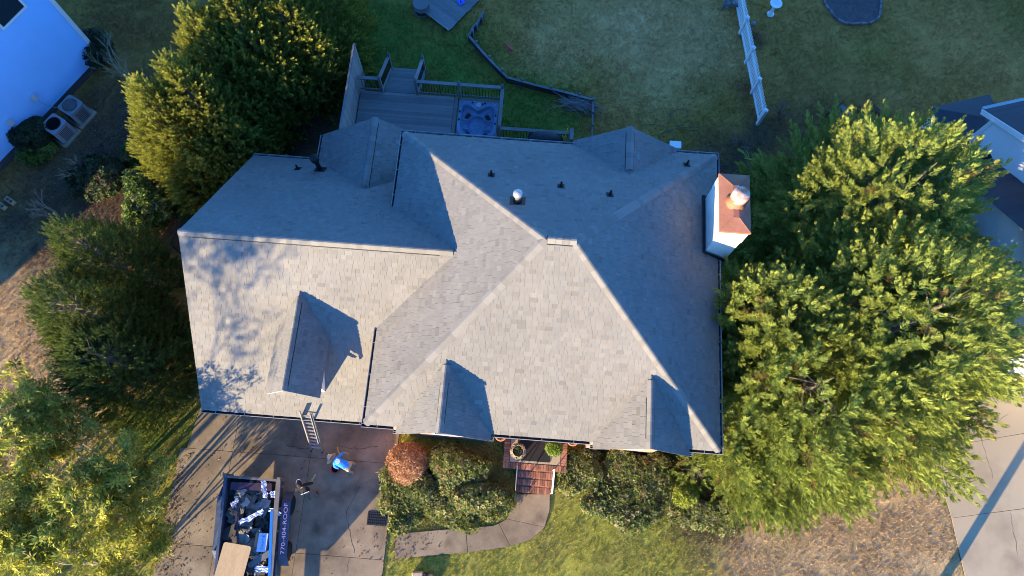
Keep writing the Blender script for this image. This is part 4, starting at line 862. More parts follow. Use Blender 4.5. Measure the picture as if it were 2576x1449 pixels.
# ------------------------------------------------------------------ hot tub: moulded shell
def tub():
    root = thing('hot_tub', 'square pale hot tub with moulded seats sunk in the deck', 'hot tub')
    xa, xb, yb = dxt + .22, dx1 - .16, 16.62; ya = yb - (xb - xa) * 1.02; n = 96; cx, cy = (xa + xb) / 2, (ya + yb) / 2
    u = np.linspace(-1, 1, n); X_, Y_ = np.meshgrid(u, u)
    r8 = (np.abs(X_) ** 5 + np.abs(Y_) ** 5) ** .2
    Zs = np.zeros_like(X_)
    def sm(t): t = np.clip(t, 0, 1); return t * t * (3 - 2 * t)
    # basin edge: pushed in at the middle of the top side (bulge), seats in corners
    edge = .84 - .34 * np.exp(-((X_ / .36) ** 2)) * sm((Y_ - .05) / .4)
    bas = sm((edge - np.maximum(r8 * .98, np.where(Y_ > 0, Y_ * 1.0 + 0, r8 * .98))) / .09)
    Zs -= .20 * bas
    floor = sm((.52 - np.sqrt((X_ / 1.0) ** 2 + ((Y_ + .2) / 1.05) ** 2)) / .10); Zs -= .16 * floor
    for (sx, sy, rr_) in ((-.52, .30, .26), (.52, .30, .26), (-.58, -.25, .22), (.58, -.25, .22), (-.45, -.72, .2), (.45, -.72, .2)):
        Zs -= .09 * sm((rr_ - np.sqrt((X_ - sx) ** 2 + (Y_ - sy) ** 2)) / .14) * bas
    for (ax, ay, bx_, by_) in ((-.75, .02, -.35, .05), (.75, .02, .35, .05), (-.6, -.5, -.35, -.45), (.6, -.5, .35, -.45)):
        t = np.clip(((X_ - ax) * (bx_ - ax) + (Y_ - ay) * (by_ - ay)) / ((bx_ - ax) ** 2 + (by_ - ay) ** 2), 0, 1); dd = np.hypot(X_ - ax - t * (bx_ - ax), Y_ - ay - t * (by_ - ay)); Zs += .08 * np.exp(-(dd / .06) ** 2) * bas
    Zs += .015 * sm((r8 - .9) / .06) - .05 * sm((r8 - .985) / .03)
    v = np.stack([(cx + X_ * (xb - xa) / 2).ravel(), (cy + Y_ * (yb - ya) / 2).ravel(), (DZ + .05 + Zs).ravel()], 1)
    ii = np.arange(n * n).reshape(n, n); f = np.stack([ii[:-1, :-1], ii[:-1, 1:], ii[1:, 1:], ii[1:, :-1]], -1).reshape(-1, 4)
    me = npmesh('shell', v, f, smooth=True); me.materials.append(mat('acrylic_shell', (.11, .19, .30), .35, .3, 3.5, .05, 30, spec=.5, tint=(.08, .12, .15), tscale=2.0, tamt=.5)); link(bpy.data.objects.new('shell', me), root)
    MB().box((cx, cy, .42), (xb - xa - .06, yb - ya - .06, .7)).build('cabinet', MT['darkwood'], root)
    def put(nm, fx, fy, z, rr_, h, m='black', nseg=16): MB().lathe((cx + fx * (xb - xa) / 2, cy + fy * (yb - ya) / 2, DZ + z), [(rr_, 0), (rr_, h * .7), (rr_ * .8, h), (0, h)], nseg).build(nm, MT[m], root)
    for fx, fy in ((-.32, .9), (.32, .9), (.20, .83), (-.91, .35), (-.91, -.1), (.91, .25), (.91, -.2)): put('jet_knob', fx, fy, .06, .042, .03)
    for fx, fy in ((-.52, .30), (.52, .27), (-.47, -.75), (.5, -.75)): MB().box((cx + fx * (xb - xa) / 2, cy + fy * (yb - ya) / 2, DZ - .225), (.15, .26, .05), rz=(-.5 if fx < 0 else .5)).build('jet_plate', MT['black'], root)
    MB().lathe((cx, cy + .80 * (yb - ya) / 2, DZ + .055), [(.12, 0), (.12, .012), (.1, .014), (.1, .01), (0, .012)], 24).build('filter_lid', MT['gutter'], root); MB().box((cx, cy + .66 * (yb - ya) / 2, DZ - .02), (.17, .09, .06)).build('skimmer', MT['black'], root)
tub()
# grill under its cover, broom
def grill():
    root = thing('grill', 'barbecue grill under a black cover on the rear deck', 'grill'); p = U(1372, 340, 2.0); c = Vector((p.x, 14.58, DZ))
    prof = [(.75, .0, .32), (.72, .5, .30), (.72, .82, .30), (.55, .98, .27), (.45, 1.14, .22), (.42, 1.2, .14)]; vs = []; fs = []
    for w, h, dpt in prof:
        for k in range(16):
            a = k * math.pi / 8; ca, sa = math.cos(a), math.sin(a); e = (abs(ca) ** 4 + abs(sa) ** 4) ** -.25
            vs.append(c + Vector((w * ca * e * (1 + .02 * math.sin(5 * a + h * 9)), dpt * sa * e, h)))
    m = len(prof)
    for i in range(m - 1):
        for k in range(16): fs.append((i * 16 + k, i * 16 + (k + 1) % 16, (i + 1) * 16 + (k + 1) % 16, (i + 1) * 16 + k))
    fs.append(tuple(range((m - 1) * 16, m * 16)))
    MB().add(vs, fs).build('cover', mat('grill_cover', (.02, .022, .028), .6, .2, 4, bump=.3, bscale=14), root, True)
    for s in (-1, 1): MB().tube([c + Vector((s * .5, -.36, .08)), c + Vector((s * .5, -.28, .08))], .07, 14).build('wheel', MT['black'], root)
grill()
b0 = Vector((dxr - .35, 14.55, DZ + .03)); root = thing('broom', 'yellow-handled broom leaning on the deck rail by the gate post', 'broom')
MB().tube([b0 + Vector((0, 0, .25)), b0 + Vector((.18, .3, 1.35))], .014, 8).build('handle', mat('yellow_handle', (.65, .50, .06), .5, .1), root); MB().frame(b0 + Vector((-.13, -.03, -.02)), (.26, 0, 0), (0, .06, 0), (.02, .03, .27)).build('bristle', MT['darkwood'], root)
# ------------------------------------------------------------------ back yard things
def edging():
    root = thing('retaining_edge', 'low dark timber retaining edge curving through the back lawn', 'edging')
    P = [(1216, 42), (1202, 70), (1192, 78), (1180, 102), (1212, 140), (1245, 175), (1276, 206), (1348, 226), (1420, 243), (1490, 262)]; Q = [pxy(*q) for q in P]
    for i in range(len(Q) - 1):
        a, b = Vector((*Q[i], 0)), Vector((*Q[i + 1], 0)); d = (b - a).normalized()
        MB().bar(a + Vector((0, 0, .16)), b + d * .03 + Vector((0, 0, .16)), .05, .36 if i else .3).build('board', MT['darkwood'], root); MB().bar(a + Vector((0, 0, .355)), b + Vector((0, 0, .355)), .10, .03).build('cap_board', MT['woodd'], root)
        n_ = Vector((-d.y, d.x, 0)); c = a.lerp(b, .5) + n_ * (.08); MB().box((c.x, c.y, .2), (.09, .09, .5), rz=math.atan2(d.y, d.x)).build('stake', MT['woodd'], root)
    a, b = Vector((*pxy(1490, 262), 0)), Vector((*pxy(1487, 352), 0))
    MB().bar(a + Vector((0, 0, .3)), b + Vector((0, 0, .3)), .07, .1).build('rail', MT['woodd'], root)
    for t in (0, .35, .7): c = a.lerp(b, t); MB().box((c.x, c.y, .2), (.09, .09, .5)).build('stake', MT['woodd'], root)
edging()
def platform():
    root = thing('wooden_platform', 'grey plank platform lying on the back lawn at the top edge', 'platform')
    A, B, Cc = Vector((*pxy(1130, 84), 0)), Vector((*pxy(1192, 22), 0)), Vector((*pxy(1075, 42), 0)); d = (Cc - A).normalized(); w = (B - A).normalized(); n = 17; ln = (B - A).length * 1.0
    for i in range(n):
        o = A + w * (i * .148); L_ = (Cc - A).length + .9 + (.25 if i % 5 == 1 else 0) - (.3 if i == 4 else 0) + random.uniform(-.06, .06)
        MB().frame(o + Vector((0, 0, .14)) + d * random.uniform(0, .06), d * L_, w * .14, Vector((0, 0, .03))).build('plank', MT['wood'], root)
    for t in (.1, .5, .9): MB().frame(A + d * 2.2 * t, d * .08, w * (n * .148), Vector((0, 0, .138))).build('joist', MT['darkwood'], root)
platform()
def misc_yard():
    p = U(1062, 30); root = thing('wire_basket', 'round wire ring basket on the lawn beside the plank platform', 'basket'); m = MB()
    for h in (.05, .35, .6): m.lathe((p.x, p.y, h), [(.36, 0), (.372, .01), (.36, .02)], 28)
    for k in range(28): a = k * 2 * math.pi / 28; m.bar((p.x + .365 * math.cos(a), p.y + .365 * math.sin(a), 0), (p.x + .365 * math.cos(a + .15), p.y + .365 * math.sin(a + .15), .62), .008, .008)
    m.build('wire_mesh', MT['woodd'], root); MB().lathe((p.x, p.y, .02), [(.33, 0), (.3, .12), (0, .16)], 18).build('leaf_fill', MT['gutterin'], root)
    p = U(1160, 12); root = thing('toy_tee', 'red and blue plastic ball tee on the plank platform', 'toy'); MB().box((p.x, p.y, .19), (.3, .3, .03), .6).build('base', mat('blue_plastic', (.02, .12, .62), .4, .05), root, bevel=.01); MB().lathe((p.x, p.y, .2), [(.035, 0), (.03, .1), (.025, .55), (.05, .62), (.05, .64), (0, .6)], 14).build('tee', mat('red_plastic', (.70, .04, .06), .4, .05), root, True)
    a, b = Vector((*pxy(1266, 106), .06)), Vector((*pxy(1289, 129), .06)); o = MB().lathe(a, [(0, 0), (.032, .004), (.032, .02), (.018, .03), (.018, .2), (.045, .42), (.05, .62), (.04, (b - a).length), (0, (b - a).length + .01)], 16, axis=(b - a)).build('toy_bat', mat('red_bat', (.9, .03, .06), .4, .05), None, True); tag(o, 'red plastic toy bat lying on the back lawn', 'bat')
    pts = []
    for k in range(90):
        t = k / 89; a = t * 15; rr_ = .55 + .3 * math.sin(t * 9); c = U(1690 + 50 * math.sin(t * 5), 318 - 22 * math.cos(t * 4)); pts.append((c.x + rr_ * math.cos(a), c.y + rr_ * .55 * math.sin(a), .045))
    tag(MB().tube(pts, .013, 6).build('garden_hose', mat('green_hose', (.02, .07, .05), .45, .1), None, True), 'coiled dark green garden hose on the back lawn', 'hose')
    # brush pile
    root = thing('brush_pile', 'pile of dry grey sticks by the corner of the timber edge', 'brush pile'); rr = random.Random(3); m = MB()
    for k in range(70):
        c = U(1455 + rr.gauss(0, 16), 268 + rr.gauss(0, 5)); a = rr.gauss(-.25, .35); l_ = rr.uniform(.3, .9); z = rr.uniform(.04, .3); m.tube([c + Vector((-l_ * math.cos(a), -l_ * math.sin(a), z)), c + Vector((0, .03, z + .05)), c + Vector((l_ * math.cos(a), l_ * math.sin(a), z))], rr.uniform(.006, .014), 4)
    m.build('stick', mat('dry_stick', (.25, .22, .2), .9, .2), root)
    # bird bath
    p = U(1940, 30); root = thing('bird_bath', 'white pedestal bird bath on the lawn behind the picket fence', 'bird bath'); MB().lathe((p.x - .05, p.y - .15, 0), [(.17, 0), (.17, .05), (.1, .1), (.075, .3), (.08, .6), (.13, .68)], 20).build('pedestal', MT['white'], root, True); MB().lathe((p.x - .05, p.y - .15, .68), [(.1, 0), (.26, .06), (.28, .1), (.24, .1), (.06, .04), (0, .035)], 24).build('bowl', MT['white'], root, True)
    # planting bed with stone edging and trunk
    root = thing('planting_bed', 'scalloped stone-edged mulch bed at the top right', 'planting bed'); c = Vector((*pxy(2146, 12), 0)); rr = random.Random(4); pts = []
    for k in range(64):
        a = k * 2 * math.pi / 64; r_ = 1.12 + .10 * abs(math.sin(2.5 * a + .4)) * 1.2; pts.append((c.x + r_ * math.cos(a) * 1.1, c.y + r_ * math.sin(a) * .95))
    MB().prism(pts, -.02, .06).build('mulch', mat('mulch', (.10, .075, .07), 1, .3, 6, .4, 40, .6, 50), root)
    sm = mat('edging_stone', (.19, .15, .14), .9, .2, 3, .2, 20, rnd=.3)
    for k in range(64):
        a = math.atan2(pts[k][1] - c.y, pts[k][0] - c.x); MB().box((pts[k][0], pts[k][1], .05), (.10, rr.uniform(.09, .12), .12 + rr.uniform(-.02, .03)), a).build('edging_stone', sm, root, bevel=.012)
    t = U(2128, 4); rt = thing('small_tree', 'bare trunk standing in the stone-edged bed at the top', 'tree'); mb = MB(); rr = random.Random(5)
    for k in range(3): branches(mb, Vector((t.x, t.y, 0)), Vector((rr.uniform(-.3, .3) + .4, .6, 1)).normalized(), .9, .05, 3, rr, .5, None, .3)
    mb.build('trunk', MT['bark'], rt)
misc_yard()
def picket():
    root = thing('picket_fence', 'white picket fence running away across the back lawn', 'fence'); a, b = Vector((*pxy(1857, 62), 0)), Vector((*pxy(1905, 312), 0)); a0 = a
    d = (b - a); 
    a = a - d * .22; d = b - a; ln = d.length; dn_ = d.normalized(); n = Vector((dn_.y, -dn_.x, 0)); H = 1.15; rz = math.atan2(dn_.y, dn_.x)
    if n.x > 0: n = -n
    me = MB().add([(x, y, z) for y in (-.01, .01) for x, z in ((-.05, .06), (.05, .06), (.05, H - .05), (0, H + .01), (-.05, H - .05))], [(0, 1, 2, 3, 4)[::-1], (5, 6, 7, 8, 9), (0, 5, 6, 1)[::-1], (1, 6, 7, 2)[::-1], (2, 7, 8, 3)[::-1], (3, 8, 9, 4)[::-1], (4, 9, 5, 0)[::-1]]).mesh('picket'); me.materials.append(MT['white'])
    k = int(ln / .15)
    for i in range(k): p = a + dn_ * (i + .5) * ln / k - n * .035; inst('picket', me, root, (p.x, p.y, .0), rz)
    for z in (.22, .84): MB().bar(a + Vector((0, 0, z)), b + Vector((0, 0, z)), .04, .085).build('rail', MT['white'], root)
    pm_ = MB().box((0, 0, .55), (.13, .13, 1.15)).lathe((0, 0, 1.12), [(.11, 0), (.11, .03), (0, .1)], 4).mesh('post'); pm_.materials.append(MT['white'])
    for i in range(5): p = a + d * min(1, (i + .02) / 4.0); inst('post', pm_, root, (p.x, p.y, 0), rz)
picket()
def trellis():
    root = thing('stone_crib', 'grey timber crib holding stones at the far end of the picket fence', 'crib'); c = U(1838, 10); m = MB()
    for sx in (-1, 1):
        for sy in (-1, 1): MB().box((c.x + sx * .42, c.y + sy * .35, .45), (.08, .08, .9)).build('post', MT['woodd'], root)
    for z in (.3, .85):
        for s in (-1, 1): MB().box((c.x, c.y + s * .35, z), (.9, .04, .08)).build('rail', MT['woodd'], root); MB().box((c.x + s * .42, c.y, z), (.04, .7, .08)).build('rail', MT['woodd'], root)
    rr = random.Random(9)
    for k in range(24):
        x, y, z = c.x + rr.uniform(-.33, .33), c.y + rr.uniform(-.28, .28), rr.uniform(.08, .5); r_ = rr.uniform(.06, .11); MB().lathe((x, y, z - r_ * .6), [(0, 0), (r_ * .8, r_ * .25), (r_, r_ * .6), (r_ * .7, r_ * 1.1), (0, r_ * 1.25)], 7).build('stone', mat('fieldstone', (.25, .24, .23), .9, .2) if k == 0 else bpy.data.materials['fieldstone'], root)
    p = U(1895, 60); tag(MB().lathe((p.x, p.y, -.02), [(0, 0), (.11, .02), (.12, .08), (.07, .14), (0, .15)], 8).build('fieldstone', bpy.data.materials['fieldstone']), 'single pale stone on the grass right of the picket fence', 'stone')
trellis()
def steps_wood():
    rr = random.Random(2)
    for lab, px, py, rz, m in (('pale weathered pallet with a dark step, behind the big cypress, left one', 2112, 308, .7, 'woodd'), ('red-brown timber step frame behind the big cypress, right one', 2185, 300, .75, 'redwood')):
        root = thing('timber_step', lab, 'steps', 'timber steps behind the cypress'); c = U(px, py); x = Vector((math.cos(rz), math.sin(rz), 0)); y = Vector((-x.y, x.x, 0))
        for s in (-1, 1): MB().frame(c + y * (s * .55) - x * .45, x * .95, y * .06, Vector((0, 0, .5))).build('side', MT['redwood'], root)
        for k in range(4): MB().frame(c - y * .55 - x * (.42 - k * .22), x * .2, y * 1.1, Vector((0, 0, .04 + .12 * k))).build('tread', MT[m] if k > 1 else MT['redwood'], root)
steps_wood()
# black chain-link fence beside the garage
def chain():
    root = thing('chainlink_fence', 'black chain-link fence with gate beside the garage rear corner', 'fence'); A, B, C2, D2 = (Vector((*pxy(*q), 0)) for q in ((458, 640), (520, 560), (545, 478), (478, 588)))
    H = 1.15; zz = Vector((0, 0, 1))
    for a, b in ((A + (B - A) * .0, D2 + (C2 - D2) * 1.0),):
        d = b - a; n = max(2, int(d.length / 1.6))
        for i in range(n + 1): p = a + d * i / n; MB().tube([p, p + zz * (H + .04)], .026, 8).build('post', MT['blackmetal'], root)
        for z in (.06, H): MB().tube([a + zz * z, b + zz * z], .018, 6).build('rail', MT['blackmetal'], root)
        m = MB(); k = int(d.length / .10); dn_ = d.normalized(); W_ = d.length
        for i in range(-int(H / .10), k):
            for s in (0, 1):
                u0 = i * .10; u1 = u0 + H; z0, z1 = 0, H
                if u0 < 0: z0 = -u0; u0 = 0
                if u1 > W_: z1 = H - (u1 - W_); u1 = W_
                if u1 <= u0: continue
                m.bar(a + dn_ * u0 + zz * (z0 if s == 0 else H - z0), a + dn_ * u1 + zz * (z1 if s == 0 else H - z1), .006, .006)
        m.build('mesh_wire', MT['blackmetal'], root)
chain()
# ------------------------------------------------------------------ porch
def porch():
    root = thing('porch', 'brick-edged front porch with brick steps at the entry', 'porch'); Z = .62
    A = U(1264, 1185, Z); B = U(1424, 1192, Z); x0, x1 = A.x, B.x; yf = U(1340, 1183, Z).y; yb = 4.2; zz = Vector((0, 0, 1))
    bm = mat('porch_brick', (.31, .14, .085), .9, .18, 6, .15, 60, .2, 90, rnd=.28)
    MB().frame((x0 + .05, yf + .06, 0), (x1 - x0 - .1, 0, 0), (0, yb - yf, 0), (0, 0, Z - .05)).build('base', MT['brick'], root)
    MB().frame((x0 + .24, yf + .25, Z - .05), (x1 - x0 - .48, 0, 0), (0, yb - yf - .25, 0), (0, 0, .045)).build('slab', MT['concrete2'], root)
    bx = MB().box((0, 0, 0), (.082, .215, .07)).mesh('brick'); bx.materials.append(bm); by = MB().box((0, 0, 0), (.215, .082, .07)).mesh('brick'); by.materials.append(bm); br = random.Random(1)
    n = int((x1 - x0) / .092)
    for i in range(n): inst('brick', bx, root, (x0 + .046 + i * (x1 - x0) / n, yf + .11, Z - .032 + br.uniform(-.003, .003)))
    k = int((3.9 - yf - .23) / .092)
    for i in range(k):
        for x in (x0 + .11, x1 - .11): inst('brick', by, root, (x, yf + .28 + i * .092, Z - .032 + br.uniform(-.003, .003)))
    # steps
    sx0, sx1 = U(1296, 1210, .3).x, U(1390, 1210, .3).x; st = 3; run = .37; tot = U(1340, 1241, 0.05).y; run = (yf - tot) / st; m = int((sx1 - sx0) / .088)
    for s in range(st):
        zt = Z - (s + 1) * Z / (st + 1) ; y = yf - (s + 1) * run
        MB().frame((sx0 + .01, y + .02, 0), (sx1 - sx0 - .02, 0, 0), (0, run - .02 + .04, 0), (0, 0, zt - .07)).build('step_core', MT['brick'], root)
        for i in range(m): inst('brick', bx, root, (sx0 + .045 + i * (sx1 - sx0) / m, y + .11, zt - .035 + br.uniform(-.003, .003)))
        for i in range(m): inst('brick', bx, root, (sx0 + .045 + i * (sx1 - sx0) / m, y + .325, zt - .037 + br.uniform(-.003, .003)), scale=(1, .8, 1))
    # handrails
    for x, mm in ((sx0 + .03, mat('blue_black_rail', (.012, .025, .07), .5, .1)), (sx1 - .02, MT['white'])):
        h = MB(); a, b = Vector((x, yf + .05, Z)), Vector((x, tot + .04, .05)); h.tube([a, a + zz * .8, b + zz * .82, b], .022, 8); h.tube([a + zz * .4, b + zz * .4], .012, 6); h.build('handrail', mm, root)
    p = U(1343, 1128, Z); o = MB().box((p.x, p.y, Z + .012), (1.24, .95, .018)).build('doormat', mat('dark_rug', (.022, .020, .019), .95, .2, 6, .2, 90)); tag(o, 'dark rectangular rug on the porch floor', 'rug')
    for nm, lab, px, py, col in (('planter', 'planter with dead vines on the porch, left of the rug', 1303, 1136, None), ('planter', 'planter with bright green grass on the porch, right of the rug', 1393, 1128, 1)):
        t = thing(nm, lab, 'planter', 'porch planters'); p = U(px, py, Z + .3); c = Vector((p.x, p.y, Z))
        MB().lathe(c, [(.17, 0), (.2, .05), (.26, .38), (.29, .40), (.29, .44), (.25, .44), (.24, .36), (0, .35)], 24).build('pot', mat('wicker_pot', (.16, .12, .09), .9, .3, 12) if not col else MT['concrete'], t, True)
        r = np.random.default_rng(4)
        if col:
            n = 420; d = unit(r.normal(size=(n, 3))); d[:, 2] = abs(d[:, 2]); P = np.array(list(c + Vector((0, 0, .38)))) + d * np.array([.27, .27, .2]) * r.uniform(.4, 1, (n, 1)); foliage(P, unit(d + np.array([0, 0, .6])), mix3(r, n, [(.20, .29, .03), (.12, .2, .02)], (1, 1)), r.uniform(1, 1.7, n), ROS_TINY, 'grass_tuft', t)
        else:
            m = MB(); rr = random.Random(4)
            for q in range(34):
                a0 = rr.uniform(0, 6.28); a1 = a0 + rr.uniform(.8, 2); m.tube([c + Vector((math.cos(a0) * .28, math.sin(a0) * .28, .45)), c + Vector((math.cos((a0 + a1) / 2) * .2, math.sin((a0 + a1) / 2) * .2, .52)), c + Vector((math.cos(a1) * .3, math.sin(a1) * .3, .44))], .007, 4)
            m.build('dead_vine', MT['palebark'], t); n = 60; P = np.array(list(c + Vector((-.05, .06, .42)))) + r.normal(0, .07, (n, 3)) * np.array([1, 1, .4]); foliage(P, unit(r.normal(0, .4, (n, 3)) + np.array([0, 0, 1])), mix3(r, n, [(.07, .12, .03), (.12, .1, .05)], (2, 1)), r.uniform(.8, 1.2, n), ROS_TINY, 'leaf', t)
    for px, py, lab in ((1260, 1098, 'round orange bowl hanging under the gutter at the left of the porch'), (1441, 1110, 'round orange bowl hanging under the gutter at the right of the porch')):
        p = U(px, py - 3, 3.9); o = thing('hanging_bowl', lab, 'bowl', 'orange bowls under the gutter'); MB().lathe((p.x, p.y, 3.65), [(.05, 0), (.14, .06), (.19, .2), (.2, .26), (.17, .26), (0, .2)], 22).build('bowl', mat('terracotta', (.55, .20, .10), .7, .15, 6), o, True); MB().tube([(p.x, p.y, 3.85), (p.x, p.y, ZM - .16)], .006, 5).build('chain', MT['blackmetal'], o)
porch()
# ------------------------------------------------------------------ dump trailer
def trailer():
    root = thing('dump_trailer', 'dark open dump trailer full of torn-off roofing on the driveway', 'trailer'); T = 1.25; FZ = .62
    a = U(566, 1204, T); b = U(700, 1208, T); x0, x1 = a.x, b.x; yb = (a.y + b.y) / 2; yf = yb - 4.3; zz = Vector((0, 0, 1))
    sk = U(541, 1449, T).x - U(566, 1204, T).x; sl = sk / (yb - U(541, 1449, T).y)           # slight heading of the trailer
    def X_(x, y): return x + (yb - y) * sl
    blue = mat('trailer_blue', (.05, .08, .14), .5, .25, 2.5, .15, 20, metal=.2, tint=(.16, .13, .11), tscale=2.2, tamt=.35); tan = mat('trailer_rail', (.16, .135, .115), .7, .2, 3, .2, 20)
    def panel(xa, xb, ya, yb_, z0, z1, nm, m): MB().add([(X_(xa, ya), ya, z0), (X_(xb, ya), ya, z0), (X_(xb, yb_), yb_, z0), (X_(xa, yb_), yb_, z0), (X_(xa, ya), ya, z1), (X_(xb, ya), ya, z1), (X_(xb, yb_), yb_, z1), (X_(xa, yb_), yb_, z1)], [(0, 3, 2, 1), (4, 5, 6, 7), (0, 1, 5, 4), (1, 2, 6, 5), (2, 3, 7, 6), (3, 0, 4, 7)]).build(nm, m, root)
    panel(x0, x1, yf, yb, FZ - .06, FZ, 'floor', blue); panel(x0, x0 + .05, yf, yb, FZ, T, 'side_wall', blue); panel(x1 - .05, x1, yf, yb, FZ, T, 'side_wall', blue); panel(x0, x1, yf - .05, yf, FZ, T, 'front_wall', blue); panel(x0, x1, yb, yb + .06, FZ - .05, T - .02, 'tailgate', tan)
    panel(x0 - .03, x0 + .06, yf, yb + .08, T, T + .05, 'top_rail', blue); panel(x1 - .06, x1 + .10, yf, yb + .08, T, T + .05, 'top_rail', tan); panel(x0, x1, yb - .01, yb + .08, T + .002, T + .04, 'top_rail', tan)
    for x in (x0 - .02, x1 + .03): panel(x - .06, x + .06, yb + .02, yb + .14, FZ - .1, T + .07, 'corner_post', tan)
    for i in range(6):
        y = yf + .3 + i * .76; panel(x1 + .001, x1 + .07, y, y + .07, FZ, T - .01, 'stake', tan); panel(x0 - .07, x0 - .001, y, y + .07, FZ, T - .01, 'stake', blue)
    panel(x0 + .2, x0 + .3, yf - 1, yb, FZ - .22, FZ - .07, 'chassis_beam', blue); panel(x1 - .3, x1 - .2, yf - 1, yb, FZ - .22, FZ - .07, 'chassis_beam', blue)
    # fenders and wheels
    fw = .30; fy0, fy1 = U(728, 1400, .8).y, U(728, 1262, .8).y
    for s, xs in ((1, x1 + .09), (-1, x0 - .09)):
        xa, xb = (xs, xs + fw) if s > 0 else (xs - fw, xs); m = MB(); ym = [fy0 - .35, fy0, fy1, fy1 + .35]; zz_ = [.42, .80, .80, .42]
        for i in range(3):
            y0, y1 = ym[i], ym[i + 1]; m.add([(X_(xa, y0), y0, zz_[i] + (.1 if s > 0 else -.1)), (X_(xb, y0), y0, zz_[i]), (X_(xb, y1), y1, zz_[i + 1]), (X_(xa, y1), y1, zz_[i + 1] + (.1 if s > 0 else 0))], [(0, 1, 2, 3)])
        fd = m.build('fender', blue, root); md = fd.modifiers.new('t', 'SOLIDIFY'); md.thickness = .012
        for yy in (fy0 + .12, fy1 - .12):
            cx_ = X_((xa + xb) / 2, yy); w = MB().lathe((cx_ - .11, yy, .36), [(.20, 0), (.33, .0), (.36, .03), (.36, .19), (.33, .22), (.20, .22)], 28, axis=(1, 0, 0)).build('wheel', MT['black'], root); MB().lathe((cx_ - .1, yy, .36), [(0, .02), (.2, 0), (.2, .2), (.07, .17), (0, .19)], 20, axis=(1, 0, 0)).build('rim', MT['galv'], w)
    # lettering on the right fender, reading towards the tailgate
    wt = mat('white_letter', (.8, .78, .8), .5, 0); rd = mat('red_outline', (.55, .02, .08), .5, 0)
    yc = (fy0 + fy1) / 2; xc = X_(x1 + .09 + fw / 2 + .01, yc)
    tilt = math.atan2(.1, fw)
    for mm, sz, off, sc in ((rd, .205, .014, 1.035), (wt, .19, .017, 1.0)):
        me = textmesh('770-404-ROOF', sz, mm); o = inst('lettering', me, root); w = max(v.co.x for v in me.vertices) - min(v.co.x for v in me.vertices); k = (fy1 - fy0 - .12) / w
        o.matrix_world = Matrix.Translation((xc, yc, .85 + off)) @ Matrix.Rotation(math.atan(sl), 4, 'Z') @ Matrix.Rotation(tilt, 4, 'Y') @ Matrix.Rotation(math.pi / 2, 4, 'Z') @ Matrix.Diagonal((k * (1.01 if mm is rd else 1), 1.0, 1, 1))
        if mm is rd:
            for dx_, dy_ in ((-.012, 0), (.012, 0), (0, .012), (0, -.012)):
                o2 = inst('lettering', me, root); o2.matrix_world = Matrix.Translation((dx_, dy_, -.001 * (1 + abs(dx_) * 50))) @ o.matrix_world
    # tongue
    m = MB(); m.bar((X_(x0 + .25, yf), yf - .9, FZ - .15), (X_((x0 + x1) / 2, yf), yf - 2.3, FZ - .2), .1, .12); m.bar((X_(x1 - .25, yf), yf - .9, FZ - .15), (X_((x0 + x1) / 2, yf), yf - 2.3, FZ - .2), .1, .12); m.build('tongue', blue, root)
    return x0, x1, yf, yb, FZ, T, X_
tx0, tx1, tyf, tyb, TFZ, TT, TX = trailer()
